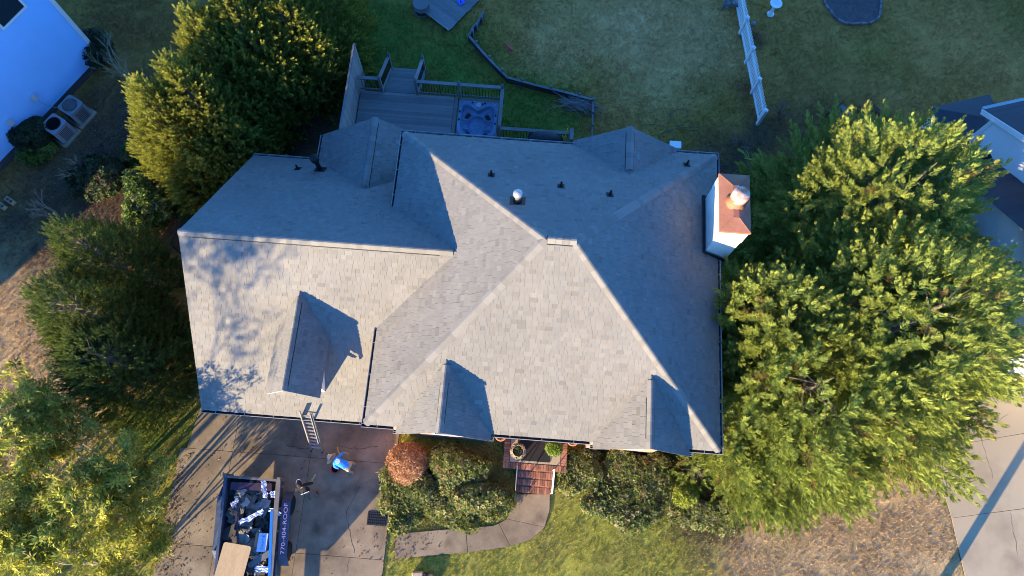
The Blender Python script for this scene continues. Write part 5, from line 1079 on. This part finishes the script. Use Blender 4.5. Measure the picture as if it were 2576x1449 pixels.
def debris():
    rr = random.Random(12); mats = [mat('torn_shingle_a', (.050, .048, .046), .95, .3, 5, .2, 60, .3, 120, rnd=.25), mat('torn_shingle_c', (.25, .24, .22), .95, .3, 5, .2, 60, .3, 120, rnd=.2), mat('torn_shingle_b', (.12, .105, .085), .95, .3, 5, .2, 60, .3, 120, rnd=.25)]
    g = 'torn shingle sheets in the trailer'
    def sheet(nm, c, lx, ly, rz, tilt, bend, m, th=.006, crumple=0.0, n=5):
        vs = []; x = Vector((math.cos(rz), math.sin(rz), 0)); y = Vector((-x.y, x.x, 0))
        for j in range(n + 1):
            for i in range(n + 1):
                u_, v_ = i / n - .5, j / n - .5; z = tilt[0] * u_ * lx + tilt[1] * v_ * ly + bend * (u_ * u_ - .08) * lx + crumple * rr.uniform(-1, 1)
                e = .0 if 0 < i < n and 0 < j < n else rr.uniform(-.04, .04) * (1 + 6 * crumple)
                vs.append(c + x * (u_ * lx + e) + y * (v_ * ly + e) + Vector((0, 0, z)))
        fs = [(j * (n + 1) + i, j * (n + 1) + i + 1, (j + 1) * (n + 1) + i + 1, (j + 1) * (n + 1) + i) for j in range(n) for i in range(n)]
        o = MB().add(vs, fs).build(nm, m); s = o.modifiers.new('t', 'SOLIDIFY'); s.thickness = th; return o
    N = 84
    for k in range(N):
        t = (k + .5) / N; y = lerp(tyb - .25, tyf + 1.2, (t * 7.13) % 1); x = rr.uniform(tx0 + .3, tx1 - .42); z = TFZ + .22 + rr.uniform(0, .34) + .08 * math.sin(x * 3 + y)
        o = sheet('torn_shingle', Vector((TX(x, y), y, z)), rr.uniform(.22, .58), rr.uniform(.16, .36), rr.uniform(0, 3.14), (rr.uniform(-.5, .5), rr.uniform(-.5, .5)), rr.uniform(-.4, .4), mats[rr.choice((0, 0, 1, 1, 2, 2))])
        tag(o, 'dark torn-off roof shingle piece heaped in the trailer', 'shingle', g)
    # filler heap under the pieces
    n = 22; vs = []; 
    for j in range(n + 1):
        for i in range(n + 1):
            x = lerp(tx0 + .06, tx1 - .07, i / n); y = lerp(tyf + .06, tyb - .06, j / n); vs.append((TX(x, y), y, TFZ + .16 + rr.uniform(0, .2)))
    tag(MB().add(vs, [(j * (n + 1) + i, j * (n + 1) + i + 1, (j + 1) * (n + 1) + i + 1, (j + 1) * (n + 1) + i) for j in range(n) for i in range(n)]).build('roofing_debris', mat('debris', (.035, .032, .030), 1, .4, 8, .3, 40)), 'dark crumbled roofing waste filling the trailer bed', 'debris', kind='stuff')
    wp = mat('white_wrap', (.55, .58, .66), .5, .1, 5); 
    for lab, px, py, lx, ly, rz in (('white wrap strip by the tailgate end of the load', 664, 1230, .6, .16, 1.9), ('long crumpled white wrap across the middle of the load', 632, 1300, .85, .16, .55), ('white wrap scrap near the trailer right rail, upper', 690, 1243, .3, .22, .3), ('white wrap scrap left side of the load', 590, 1265, .28, .14, 1.0), ('white wrap bundle at the bottom edge of the load', 660, 1432, .55, .22, .1), ('white wrap scrap beside the purple metal strip', 692, 1288, .42, .12, -.3)):
        p = U(px, py, TFZ + .66); tag(sheet('plastic_wrap', Vector((p.x, p.y, TFZ + .64)), lx, ly, rz, (0, .1), .1, wp, .003, .03, 9), lab, 'plastic wrap', 'white wrap in the trailer')
    p = U(586, 1410, TT + .02); rz = math.atan2(1, 0); m = MB(); w = .98; l_ = 1.7; r = .08; pts = []
    for (sx, sy, a0) in ((1, 1, 0), (-1, 1, 90), (-1, -1, 180), (1, -1, 270)):
        for k in range(5): a_ = R(a0 + k * 22.5); pts.append((sx * (w / 2 - r) + r * math.cos(a_), sy * (l_ / 2 - r) + r * math.sin(a_)))
    o = m.prism(pts, 0, .02).build('plywood_sheet', MT['plank']); o.location = (p.x + .02, p.y - .30, TT + .13); o.rotation_euler = (R(-3), R(1), -math.atan((TX(0, tyb - 1) - TX(0, tyb)) / 1)); tag(o, 'tan plywood board with rounded corners lying on the trailer load', 'plywood')
    def stick(nm, lab, cat, a, b, w, h, m): tag(MB().bar(a, b, w, h).build(nm, m), lab, cat)
    stick('metal_trim', 'long bright blue metal strip along the right side of the load', 'trim', U(684, 1285, TT + .03), U(676, 1500, TT + .03), .10, .05, mat('blue_trim', (.03, .20, .62), .35, .1, metal=.2)); stick('metal_trim', 'long dark navy metal strip beside the bright blue one', 'trim', U(694, 1258, TT + .0), U(688, 1500, TT + .0), .12, .06, mat('navy_trim', (.012, .016, .03), .35, .1))
    stick('metal_flashing', 'purple-brown metal flashing across the load below the tailgate', 'flashing', U(580, 1222, TT - .1), U(684, 1226, TT - .1), .26, .03, mat('maroon_metal', (.07, .04, .06), .45, .2, metal=.3)); stick('metal_flashing', 'thin purple-brown strip running down the left of the load', 'flashing', U(593, 1270, TT - .02), U(599, 1372, TT - .02), .07, .03, bpy.data.materials['maroon_metal'])
    stick('wood_board', 'grey board lying aslant near the trailer right side', 'board', U(625, 1425, TT - .05), U(688, 1385, TT - .02), .2, .03, mat('grey_board', (.13, .13, .13), .9, .2))
    # carton with print
    root = thing('carton', 'white and blue printed carton lying in the trailer', 'box'); a, b = U(655, 1390, TT - .05), U(663, 1340, TT - .05); d = (b - a).normalized(); s = Vector((d.y, -d.x, 0)); L_ = .62
    c = (a + b) / 2; MB().frame(c - d * L_ / 2 - s * .15 - Vector((0, 0, .22)), d * L_, s * .32, Vector((0, 0, .22))).build('box', mat('carton_white', (.52, .58, .72), .6, .05), root); MB().frame(c - d * (L_ / 2 + .005) - s * .28 - Vector((0, 0, .2)), d * (L_ + .01), s * .125, Vector((0, 0, .16))).build('flap', mat('cardboard', (.34, .20, .11), .85, .15), root)
    bl = mat('blue_print', (.02, .22, .55), .5, 0); me = textmesh('TRIBUILT', .13, bl); o = inst('lettering', me, root); w = max(v.co.x for v in me.vertices) - min(v.co.x for v in me.vertices)
    o.matrix_world = Matrix.Translation(c - d * .07 + s * .03 + Vector((0, 0, .003))) @ Matrix.Rotation(math.atan2(d.y, d.x), 4, 'Z') @ Matrix.Diagonal((.40 / w, .9, 1, 1))
    m = MB(); q = c + d * .22 + s * .03 + Vector((0, 0, .003)); m.add([q - d * .05 - s * .03, q + d * .03 - s * .06, q + d * .0 + s * .0, q + d * .05 + s * .05, q - d * .03 + s * .03], [(0, 1, 2, 3, 4)]); m.build('emblem', bl, root)
debris()
# ------------------------------------------------------------------ ladder, mat, bucket, bits
def ladder():
    root = thing('ladder', 'aluminium extension ladder leaning on the garage gutter', 'ladder'); a, b = U(798, 1134, 0), U(773, 1050, ZG + .1); d = (b - a); top = b + d.normalized() * .42; x = Vector((1, -.06, 0)).normalized(); w = .43
    for s in (-1, 1):
        MB().bar(a + x * s * w / 2, top + x * s * w / 2, .03, .085, up=(0, -1, .2)).build('rail', MT['galv'], root); MB().bar(a + x * s * (w / 2 - .04) + d * .25 + Vector((0, -.05, .03)), top + x * s * (w / 2 - .04) + Vector((0, -.05, .03)), .025, .08, up=(0, -1, .2)).build('fly_rail', MT['galv'], root); MB().box(a + x * s * w / 2 + Vector((0, 0, .03)), (.06, .14, .05)).build('foot', MT['black'], root)
    n = int((top - a).length / .305)
    for i in range(1, n): p = a + (top - a) * (i / n); MB().bar(p - x * w / 2, p + x * w / 2, .05, .035).build('rung', MT['galv'], root)
ladder()
root = thing('rubber_mat', 'black waffle rubber mat lying at the driveway edge', 'mat'); a, b = U(922, 1320, .04), U(974, 1290, .04); mb = MB().frame((a.x, a.y, .032), (b.x - a.x, 0, 0), (0, b.y - a.y, 0), (0, 0, .012)); mb.build('sheet', MT['black'], root); m = MB()
for i in range(10):
    for j in range(5): m.box((lerp(a.x, b.x, (i + .5) / 10), lerp(a.y, b.y, (j + .5) / 5), .05), (.04, .05, .014), .6)
m.build('nub', mat('mat_nub', (.03, .034, .036), .6, .2), root)
p = U(1058, 1446, .25); root = thing('stone_block', 'tan weathered stone block with a dark band on the lawn at the bottom edge', 'stone')
m = MB(); m.box((p.x - .1, p.y - .15, .1), (.42, .5, .2), .15); m.build('stone', mat('tan_stone', (.42, .30, .19), .9, .25, 6, .2, 30, .5, 20), root, bevel=.05); MB().box((p.x + .2, p.y - .15, .12), (.1, .44, .24), .15).build('band', MT['black'], root, bevel=.02); MB().box((p.x + .36, p.y - .18, .09), (.22, .42, .18), .15).build('stone', bpy.data.materials['tan_stone'], root, bevel=.05)
for lab, px, py, s in (('white paper scrap on the lawn beside the driveway, upper', 333, 1222, .28), ('small white scrap in the leaves left of the trailer', 610 - 0, 0, 0), ('white scrap on the grass near the lower driveway edge', 612, 1090, 0)):
    if not s: continue
    q = U(px, py, .1); o = MB().add([q + Vector((-s, -.1, 0)), q + Vector((.05, -s, .05)), q + Vector((s * .7, s, .1)), q + Vector((-.05, .1, .14))], [(0, 1, 3), (1, 2, 3)]).build('paper_scrap', MT['white']); tag(o, lab, 'paper')
p = U(1697, 379, .6); tag(MB().box((p.x, p.y + .2, .5), (.45, .3, .5)).box((p.x, p.y + .2, .76), (.5, .34, .04)).build('utility_box', MT['white'], bevel=.02), 'white box just behind the rear gutter, right gable', 'box')
# off-frame utility pole whose shadow crosses the neighbour's drive
p = U(2380, 1449); q = Vector((p.x, p.y, 0)) - Vector((L.x, L.y, 0)).normalized() * 3.0
root = thing('utility_pole', 'wooden utility pole out of frame, casting the long shadow on the right-hand driveway', 'pole'); MB().tube([(q.x, q.y, -.2), (q.x, q.y, 9)], [.17, .12], 12).build('pole', MT['bark'], root); MB().box((q.x, q.y, 8.3), (2.2, .1, .12), .6).build('crossarm', MT['bark'], root)
# ------------------------------------------------------------------ people
def person(label, J, Rad, bones, mats, print_fn=None):
    """J joint positions, bones (a, b, material slot); one continuous skinned body"""
    root = thing('person', label, 'person'); names = list(J); ix = {n: i for i, n in enumerate(names)}
    me = bpy.data.meshes.new('body'); me.from_pydata([J[n] for n in names], [(ix[a], ix[b]) for a, b, s in bones], [])
    o = bpy.data.objects.new('body', me); COL.objects.link(o)
    sk = o.modifiers.new('skin', 'SKIN'); sk.use_smooth_shade = True; sv = me.skin_vertices[0].data if me.skin_vertices else None
    if sv is None:
        import bmesh
        bm = bmesh.new(); bm.from_mesh(me); bm.verts.layers.skin.verify(); bm.to_mesh(me); bm.free(); sv = me.skin_vertices[0].data
    for n in names: r = Rad[n]; sv[ix[n]].radius = r if isinstance(r, tuple) else (r, r); sv[ix[n]].use_root = (n == 'pelvis')
    ss = o.modifiers.new('sub', 'SUBSURF'); ss.levels = 2; ss.render_levels = 2
    dg = bpy.context.evaluated_depsgraph_get(); m2 = bpy.data.meshes.new_from_object(o.evaluated_get(dg)); bpy.data.objects.remove(o)
    m2.materials.clear()
    for m in mats: m2.materials.append(m)
    seg = [(Vector(J[a]), Vector(J[b]), s) for a, b, s in bones]
    for p in m2.polygons:
        c = p.center; best = (9, 0)
        for a, b, s in seg:
            ab = b - a; t = max(0, min(1, (c - a).dot(ab) / max(1e-9, ab.length_squared))); d = (c - a - ab * t).length
            if d < best[0]: best = (d, s)
        p.material_index = best[1]; p.use_smooth = True
    m2.name = 'body'; b = link(bpy.data.objects.new('body', m2), root); return root
def hand(J, Rad, bones, pre, w, dirv, sidev, upv, slot, curl=.5):
    """palm and five unequal bent fingers rooted at joint w"""
    d, s = Vector(dirv).normalized(), Vector(sidev).normalized(); u = Vector(upv).normalized(); P = Vector(J[w])
    J[pre + 'palm'] = P + d * .07; Rad[pre + 'palm'] = (.022, .034); bones.append((w, pre + 'palm', slot))
    for k, (off, ln) in enumerate(((-.03, .065), (-.011, .08), (.01, .075), (.029, .058))):
        a = P + d * .10 + s * off; b = a + (d * (1 - curl * .5) - u * curl * .6).normalized() * ln * .55; c = b + (d * (1 - curl) - u * curl).normalized() * ln * .5
        for t, q in (('a', a), ('b', b), ('c', c)): J[pre + 'f%d%s' % (k, t)] = q; Rad[pre + 'f%d%s' % (k, t)] = .009
        bones += [(pre + 'palm', pre + 'f%da' % k, slot), (pre + 'f%da' % k, pre + 'f%db' % k, slot), (pre + 'f%db' % k, pre + 'f%dc' % k, slot)]
    a = P + d * .035 - s * .035; b = a + (d * .6 - s * .8).normalized() * .04
    for t, q in (('a', a), ('b', b)): J[pre + 't' + t] = q; Rad[pre + 't' + t] = .010
    bones += [(w, pre + 'ta', slot), (pre + 'ta', pre + 'tb', slot)]
skin = mat('skin', (.40, .22, .14), .6, .08, 8); shirt_b = mat('blue_shirt', (.03, .24, .72), .85, .15, 6, .08, 40, .4, 22); khaki = mat('tan_trousers', (.36, .28, .20), .9, .12, 8, bump=.3, bscale=24); shoe = mat('dark_shoe', (.03, .025, .022), .7, .2); blacks = mat('black_shirt', (.012, .013, .015), .9, .2, 6, bump=.3, bscale=20); brown = mat('brown_trousers', (.17, .10, .07), .9, .15, 8); hairm = mat('dark_hair', (.012, .009, .007), .6, .2)
RB = dict(pelvis=(.15, .12), belly=(.155, .115), chest=(.175, .12), neckb=(.075, .07), neck=.055, head=(.085, .095), crown=.075, shL=.075, shR=.075, elL=.048, elR=.048, wrL=.03, wrR=.03, hipL=.095, hipR=.095, knL=.065, knR=.065, anL=.045, anR=.045, toL=.035, toR=.035)
def skel(J, slots):
    sh, tr, sk_, fo = slots
    return [('pelvis', 'belly', sh), ('belly', 'chest', sh), ('chest', 'neckb', sh), ('neckb', 'neck', sk_), ('neck', 'head', sk_), ('head', 'crown', sk_), ('neckb', 'shL', sh), ('neckb', 'shR', sh), ('shL', 'elL', sh), ('shR', 'elR', sh), ('elL', 'wrL', sk_ if len(slots) > 4 else sh), ('elR', 'wrR', sh), ('pelvis', 'hipL', tr), ('pelvis', 'hipR', tr), ('hipL', 'knL', tr), ('hipR', 'knR', tr), ('knL', 'anL', tr), ('knR', 'anR', tr), ('anL', 'toL', fo), ('anR', 'toR', fo)]
def face(root, c, fwd, up, eyes=True):
    """eyes, nose, ears as small child meshes on the head"""
    f, u = Vector(fwd).normalized(), Vector(up).normalized(); s = f.cross(u)
    m = MB()
    for k in (-1, 1): m.lathe(c + f * .088 + s * (k * .034) + u * .0 - f * .006, [(.012, 0), (.008, .006), (0, .008)], 8, axis=f)
    m.build('eye', MT['black'], root)
    n = MB(); b = c + f * .09; n.add([b + u * .01 - s * .004, b + u * .01 + s * .004, b - u * .04 + s * .017, b - u * .04 - s * .017, b + f * .028 - u * .034], [(0, 1, 4), (1, 2, 4), (2, 3, 4), (3, 0, 4)]); n.build('nose', skin, root)
    MB().add([c + f * .088 - u * .062 + s * .025, c + f * .088 - u * .062 - s * .025, c + f * .09 - u * .07 - s * .02, c + f * .09 - u * .07 + s * .02], [(0, 1, 2, 3)]).build('mouth', brown, root)
    e = MB()
    for k in (-1, 1): e.lathe(c + s * (k * .088) - u * .005, [(.03, 0), (.032, .012), (.018, .018), (0, .015)], 10, axis=s * k)
    e.build('ear', skin, root)
def personA():
    Hh = U(876, 1173, .98); S_ = U(848, 1160, 1.06); f = (S_ - Hh); f.z = 0; f.normalize(); s = Vector((f.y, -f.x, 0)); z = Vector((0, 0, 1)); s = s if s.y > 0 else -s   # s: his right side, up in the picture
    J = {}; J['pelvis'] = Hh; J['belly'] = Hh + f * .2 + z * .07; J['chest'] = Hh + f * .40 + z * .06; J['neckb'] = Hh + f * .54 + z * .0; J['neck'] = Hh + f * .60 - z * .03; J['head'] = Hh + f * .70 - z * .07; J['crown'] = Hh + f * .79 - z * .10
    J['shR'] = Hh + f * .47 + s * .2 - z * .03; J['shL'] = Hh + f * .47 - s * .2 - z * .03
    hR = U(871, 1139, .72); J['elR'] = (J['shR'] + hR) / 2 + s * .07 - z * .04 + f * .02; J['wrR'] = hR + (J['elR'] - hR).normalized() * .09
    hL = U(850, 1177, .52); J['elL'] = (J['shL'] + hL) / 2 - f * .10; J['wrL'] = hL + z * .08
    for k, q in (('R', 1), ('L', -1)):
        J['hip' + k] = Hh + s * (q * .1) - z * .08; J['kn' + k] = Vector((Hh.x, Hh.y, .50)) + f * (.10 if q > 0 else .04) + s * (q * .15); J['an' + k] = Vector((Hh.x, Hh.y, .085)) - f * (.04 if q > 0 else .1) + s * (q * .17); J['to' + k] = J['an' + k] + f * .17 - z * .045
    Rad = dict(RB); bones = skel(J, (0, 1, 2, 3))
    hand(J, Rad, bones, 'hr', 'wrR', (hR - J['wrR']), f, z, 2, .3); hand(J, Rad, bones, 'hl', 'wrL', (0, 0, -1), f, s, 2, .6)
    root = person('person in bright blue shirt and straw hat bending over a red bucket', J, Rad, bones, [shirt_b, khaki, skin, shoe]); face(root, J['head'] + f * .01, (-z + f * .1), f)
    ax = (f * 1 - z * .05 + s * .15).normalized(); hc = J['head'] + f * .03
    hat = mat('straw', (.62, .48, .28), .85, .12, 14, .15, 60, .3, 70); MB().lathe(hc, [(.115, .0), (.22, -.015), (.24, -.03), (.235, -.015), (.12, .015), (.112, .09), (.085, .125), (0, .13)], 28, axis=ax).build('straw_hat', hat, root, True); MB().lathe(hc, [(.122, .02), (.121, .045)], 24, axis=ax).build('hat_band', MT['white'], root); MB().box(hc + ax * .135 + s * .02, (.03, .1, .08), math.atan2(ax.y, ax.x)).build('hat_patch', MT['white'], root)
    # printed mark on the back
    pr = mat('shirt_print', (.55, .68, .85), .8, .1); c = J['chest'] + z * .128 + f * .0; m = MB()
    for k in range(5):
        a = c + f * (.07 - k * .034) - s * .10; w = .2 - .03 * abs(k - 2); m.frame(a + s * (.1 - w / 2), s * w, -f * .02, z * .004)
    m.build('shirt_print', pr, root)
    b = U(842, 1179, .37); t = thing('bucket', 'red plastic bucket on the driveway below the blue shirt', 'bucket'); MB().lathe((b.x, b.y, .032), [(.12, 0), (.15, .34), (.16, .345), (.16, .37), (.148, .37), (.118, .02), (0, .02)], 26).build('pail', mat('red_bucket', (.45, .02, .05), .4, .1), t, True); MB().lathe((b.x, b.y, .2), [(.13, 0), (.06, .05), (0, .04)], 16).build('contents', MT['gutterin'], t); hp = [Vector((b.x + .155 * math.cos(a), b.y + .155 * math.sin(a), .37 - .06 * math.sin(2 * (a - .3)))) for a in np.linspace(.3, 3.44, 12)]; MB().tube(hp, .004, 5).build('handle', MT['galv'], t)
    a, b, c = U(849, 1124, .45), U(850, 1133, .5), U(855, 1143, .62); t = thing('hand_tool', 'orange-handled hand tool beside the straw hat', 'tool', 'hand tools'); om = mat('orange_handle', (.75, .33, .03), .45, .1); MB().tube([a, b, c], .018, 8).build('handle', om, t); MB().box(c + Vector((.02, -.02, .02)), (.1, .03, .03), .5).build('head', MT['galv'], t)
personA()
def personB():
    hd = U(754, 1220, 1.62); ft = U(790, 1248, 0); z = Vector((0, 0, 1)); f = Vector((-.45, .89, 0)).normalized(); s = Vector((f.y, -f.x, 0))
    pv = Vector((lerp(hd.x, ft.x, .62), lerp(hd.y, ft.y, .62), .95)); J = {}; J['pelvis'] = pv; ch = Vector((lerp(pv.x, hd.x, .6), lerp(pv.y, hd.y, .6), 1.30)); J['belly'] = pv.lerp(ch, .5) - f * .02; J['chest'] = ch; J['neckb'] = ch.lerp(hd, .45) + z * .02; J['neck'] = ch.lerp(hd, .62); J['head'] = hd; J['crown'] = hd + z * .08 + f * .02
    J['shR'] = J['neckb'] + s * .2 - z * .06; J['shL'] = J['neckb'] - s * .2 - z * .06; hR = U(785, 1216, 1.05); J['elR'] = (J['shR'] + hR) / 2 + s * .08 - z * .08; J['wrR'] = hR - (hR - J['elR']).normalized() * .08; J['elL'] = J['shL'] - z * .27 - s * .06; J['wrL'] = J['elL'] - z * .18 + f * .14
    for k, q in (('R', 1), ('L', -1)):
        J['hip' + k] = pv + s * (q * .1) - z * .08; J['an' + k] = Vector((ft.x, ft.y, .085)) + s * (q * .15) + f * (.1 if q < 0 else -.05); J['kn' + k] = (J['hip' + k] + J['an' + k]) / 2 + f * .05; J['to' + k] = J['an' + k] + f * .17 - z * .045
    Rad = dict(RB); bones = skel(J, (0, 1, 2, 3)); bones = [(a, b, 2 if (a, b) in (('elL', 'wrL'), ('elR', 'wrR')) else c) for a, b, c in bones]
    hand(J, Rad, bones, 'hr', 'wrR', (hR - J['wrR']), s, z, 2, .7); hand(J, Rad, bones, 'hl', 'wrL', (J['wrL'] - J['elL']), s, z, 2, .5)
    root = person('person in black shirt and dark cap standing beside the trailer', J, Rad, bones, [blacks, brown, skin, shoe]); face(root, hd, f - z * .2, z + f * .2)
    cp = mat('dark_cap', (.02, .017, .018), .8, .2); MB().lathe(hd + z * .01, [(.105, 0), (.108, .05), (.085, .1), (.04, .125), (0, .13)], 22, axis=(z + f * .15)).build('cap', cp, root, True)
    br = [hd + z * .02 + f * .09 + s * x * .10 + f * (.11 * (1 - abs(x) ** 2.5)) for x in np.linspace(-1, 1, 9)]; br2 = [hd + z * .03 + f * .07 + s * x * .10 for x in np.linspace(-1, 1, 9)]; m = MB(); m.add(br + br2, [(i, i + 1, 10 + i, 9 + i) for i in range(8)]); m.build('cap_brim', cp, root); MB().tube([b + z * .004 for b in br], .009, 5).build('brim_edge', mat('pale_edge', (.45, .42, .55), .6, 0), root); MB().lathe(hd + z * .015, [(.09, 0), (.1, -.06), (.07, -.1)], 18).build('hair', hairm, root, True)
    bk = -f; c = J['belly'].lerp(J['chest'], .35) + bk * .135 + z * .03; m = MB()
    for k in range(6): m.box(c + s * (-.13 + k * .052) + z * (.012 * math.sin(k * 2)), (.036, .02, .07 + .02 * math.cos(k * 2)), math.atan2(s.y, s.x))
    m.build('shirt_print', mat('white_print', (.62, .68, .68), .8, .1), root)
    t = thing('hand_tool', 'yellow-handled hand tool held up by the person in black', 'tool', 'hand tools'); ym = mat('yellow_tool', (.70, .42, .04), .5, .1); g0 = hR + z * .03; a = U(783, 1214, 1.08); e = U(788, 1203, 1.15); MB().tube([a, e], .015, 8).build('handle', ym, t); MB().tube([U(778, 1212, 1.08), e], .015, 8).build('handle', ym, t); MB().tube([e, U(793, 1194, 1.2)], .02, 8).build('head', mat('pale_wood', (.55, .38, .22), .7, .1), t)
personB()
# ------------------------------------------------------------------ grass, leaves, trees out of frame
def inpoly(x, y, poly):
    c = np.zeros(len(x), bool); n = len(poly); j = n - 1
    for i in range(n):
        xi, yi = poly[i]; xj, yj = poly[j]
        m = ((yi > y) != (yj > y)) & (x < (xj - xi) * (y - yi) / (yj - yi + 1e-12) + xi); c ^= m; j = i
    return c
def lawn_grass():
    r = np.random.default_rng(99); n = 150000
    corners = [U(-60, -60), U(2640, -60), U(2640, 1500), U(-60, 1500)]; poly = [(c.x, c.y) for c in corners]
    x = r.uniform(-27, 25, n * 2); y = r.uniform(-5, 27, n * 2); k = inpoly(x, y, poly)
    hard = [[(GX0 - .1, GY0), (MX1 + .1, GY0), (MX1 + .1, MY1), (GX0 - .1, MY1)], [(DRV_X[0], -14), (DRV_X[3] + .02, -14), (DRV_X[3], 6), (DRV_X[0] + .6, 6)], [(q[0], q[1]) for q in pp(*_in, *_out[::-1])], pp((2330, 1135), (2470, 985), (2800, 915), (2840, 1640), (2478, 1640), (2395, 1303)), [(dx0, 12.4), (dx1, 12.4), (dx1, 16.9), (dx0, 16.9)]]
    for h in hard: k &= ~inpoly(x, y, h)
    x, y = x[k], y[k]; dens = np.clip(.35 + 1.1 * fnoise(x, y, 1.4, 4), 0, 1); k = r.random(len(x)) < dens; x, y = x[k], y[k]; n = len(x)
    base = gcol(x, y); bl = 3
    dark = np.clip(base.sum(1) / .30, .25, 1)
    ang = r.uniform(0, 6.28, (n, bl)); ln = r.uniform(.04, .10, (n, bl)) * dark[:, None]; tilt = r.uniform(.15, 1.1, (n, bl)); w = .013
    dx = np.cos(ang) * np.sin(tilt) * ln; dy = np.sin(ang) * np.sin(tilt) * ln; dz = np.cos(tilt) * ln
    ox = x[:, None] + r.normal(0, .03, (n, bl)); oy = y[:, None] + r.normal(0, .03, (n, bl)); px = -np.sin(ang) * w; py = np.cos(ang) * w
    z0 = np.full_like(ox, -.01)
    V3 = np.stack([np.stack([ox - px, oy - py, z0], -1), np.stack([ox + px, oy + py, z0], -1), np.stack([ox + dx, oy + dy, z0 + dz], -1)], 2).reshape(-1, 3)
    c = np.repeat(base[:, None], bl, 1) * r.uniform(.75, 1.55, (n, bl, 1)); straw = (r.random((n, bl, 1)) < .22); c = np.where(straw, c * .5 + np.array([.15, .125, .07]), c)
    c = c.reshape(-1, 3); f = np.arange(len(V3)).reshape(-1, 3)
    me = npmesh('lawn_grass', V3, f, np.concatenate([c, np.ones((len(c), 1))], 1)); me.materials.append(MT['grass']); tag(link(bpy.data.objects.new('lawn_grass', me)), 'short green and straw-coloured grass covering the yards', 'grass', kind='stuff')
lawn_grass()
def litter():
    r = np.random.default_rng(5); n = 5200
    zones = [(430, 1250, 25, 150, 700), (470, 560, 60, 60, 600), (330, 330, 90, 90, 900), (1020, 1360, 60, 30, 200), (230, 480, 120, 80, 900), (760, 330, 50, 50, 500), (1000, 1220, 30, 120, 150), (1750, 1290, 70, 40, 500), (2060, 330, 60, 30, 300), (600, 1240, 120, 120, 200), (300, 1380, 120, 80, 400)]
    P = []
    for px, py, sx, sy, k in zones:
        for i in range(k): q = U(px + r.normal() * sx, py + r.normal() * sy); P.append((q.x, q.y))
    P = np.array(P); n = len(P); Pz = np.stack([P[:, 0], P[:, 1], np.full(n, .045)], 1)
    ok = ~inpoly(P[:, 0], P[:, 1], [(GX0, GY0), (MX1, GY0), (MX1, MY1), (GX0, MY1)]); Pz = Pz[ok]; n = len(Pz)
    lf = [np.array([[[0, 0, 0], [.03, .018, .008], [.07, 0, .0], [.03, -.018, .008]]])]
    C = mix3(r, n, [(.20, .105, .05), (.29, .17, .08), (.11, .06, .035), (.33, .20, .13)], (3, 3, 3, 1)); D = np.stack([r.normal(size=n), r.normal(size=n), r.normal(0, .2, n)], 1)
    v, f, c = scatter(lf, Pz, D, r.uniform(.7, 1.5, n), np.tile(np.array([[0, 0, 1.0]]), (n, 1)) + r.normal(0, .3, (n, 3)), C)
    me = npmesh('fallen_leaves', v, f, c); me.materials.append(MT['leaf']); tag(link(bpy.data.objects.new('fallen_leaves', me)), 'dry brown leaves scattered along the edges of the drive and beds', 'leaves', kind='stuff')
litter()
# a tall thin-crowned tree beyond the lower left of the frame: its twig shadows fall on the garage roof
def shade_tree(lab, x, y, h, seed):
    root = thing('thin_tree', lab, 'tree'); rr = random.Random(seed); mb = MB(); tips = []
    mb.tube([(x, y, -.1), (x + .1, y, h * .6)], [.14, .08], 8)
    for k in range(12): branches(mb, Vector((x + .1, y, h * (.50 + .04 * k))), Vector((rr.uniform(-1, 1), rr.uniform(-1, 1), .75)).normalized(), h * .12, .03, 4, rr, .5, tips, .15, 3)
    mb.build('branch', MT['bark'], root)
    r = np.random.default_rng(seed); T = np.array([list(t) for t in tips]); T = T[r.choice(len(T), min(len(T), 1800), replace=False)]; n = len(T)
    foliage(T + r.normal(0, .16, (n, 3)), unit(r.normal(0, .8, (n, 3)) + np.array([0, 0, .5])), mix3(r, n, [(.12, .08, .04)], (1,)), r.uniform(.45, .8, n), ROS_LONG, 'crown', root)
shade_tree('tall thin-leaved tree beyond the lower left corner, shading the garage roof', -19.4, -8.3, 11.2, 1)
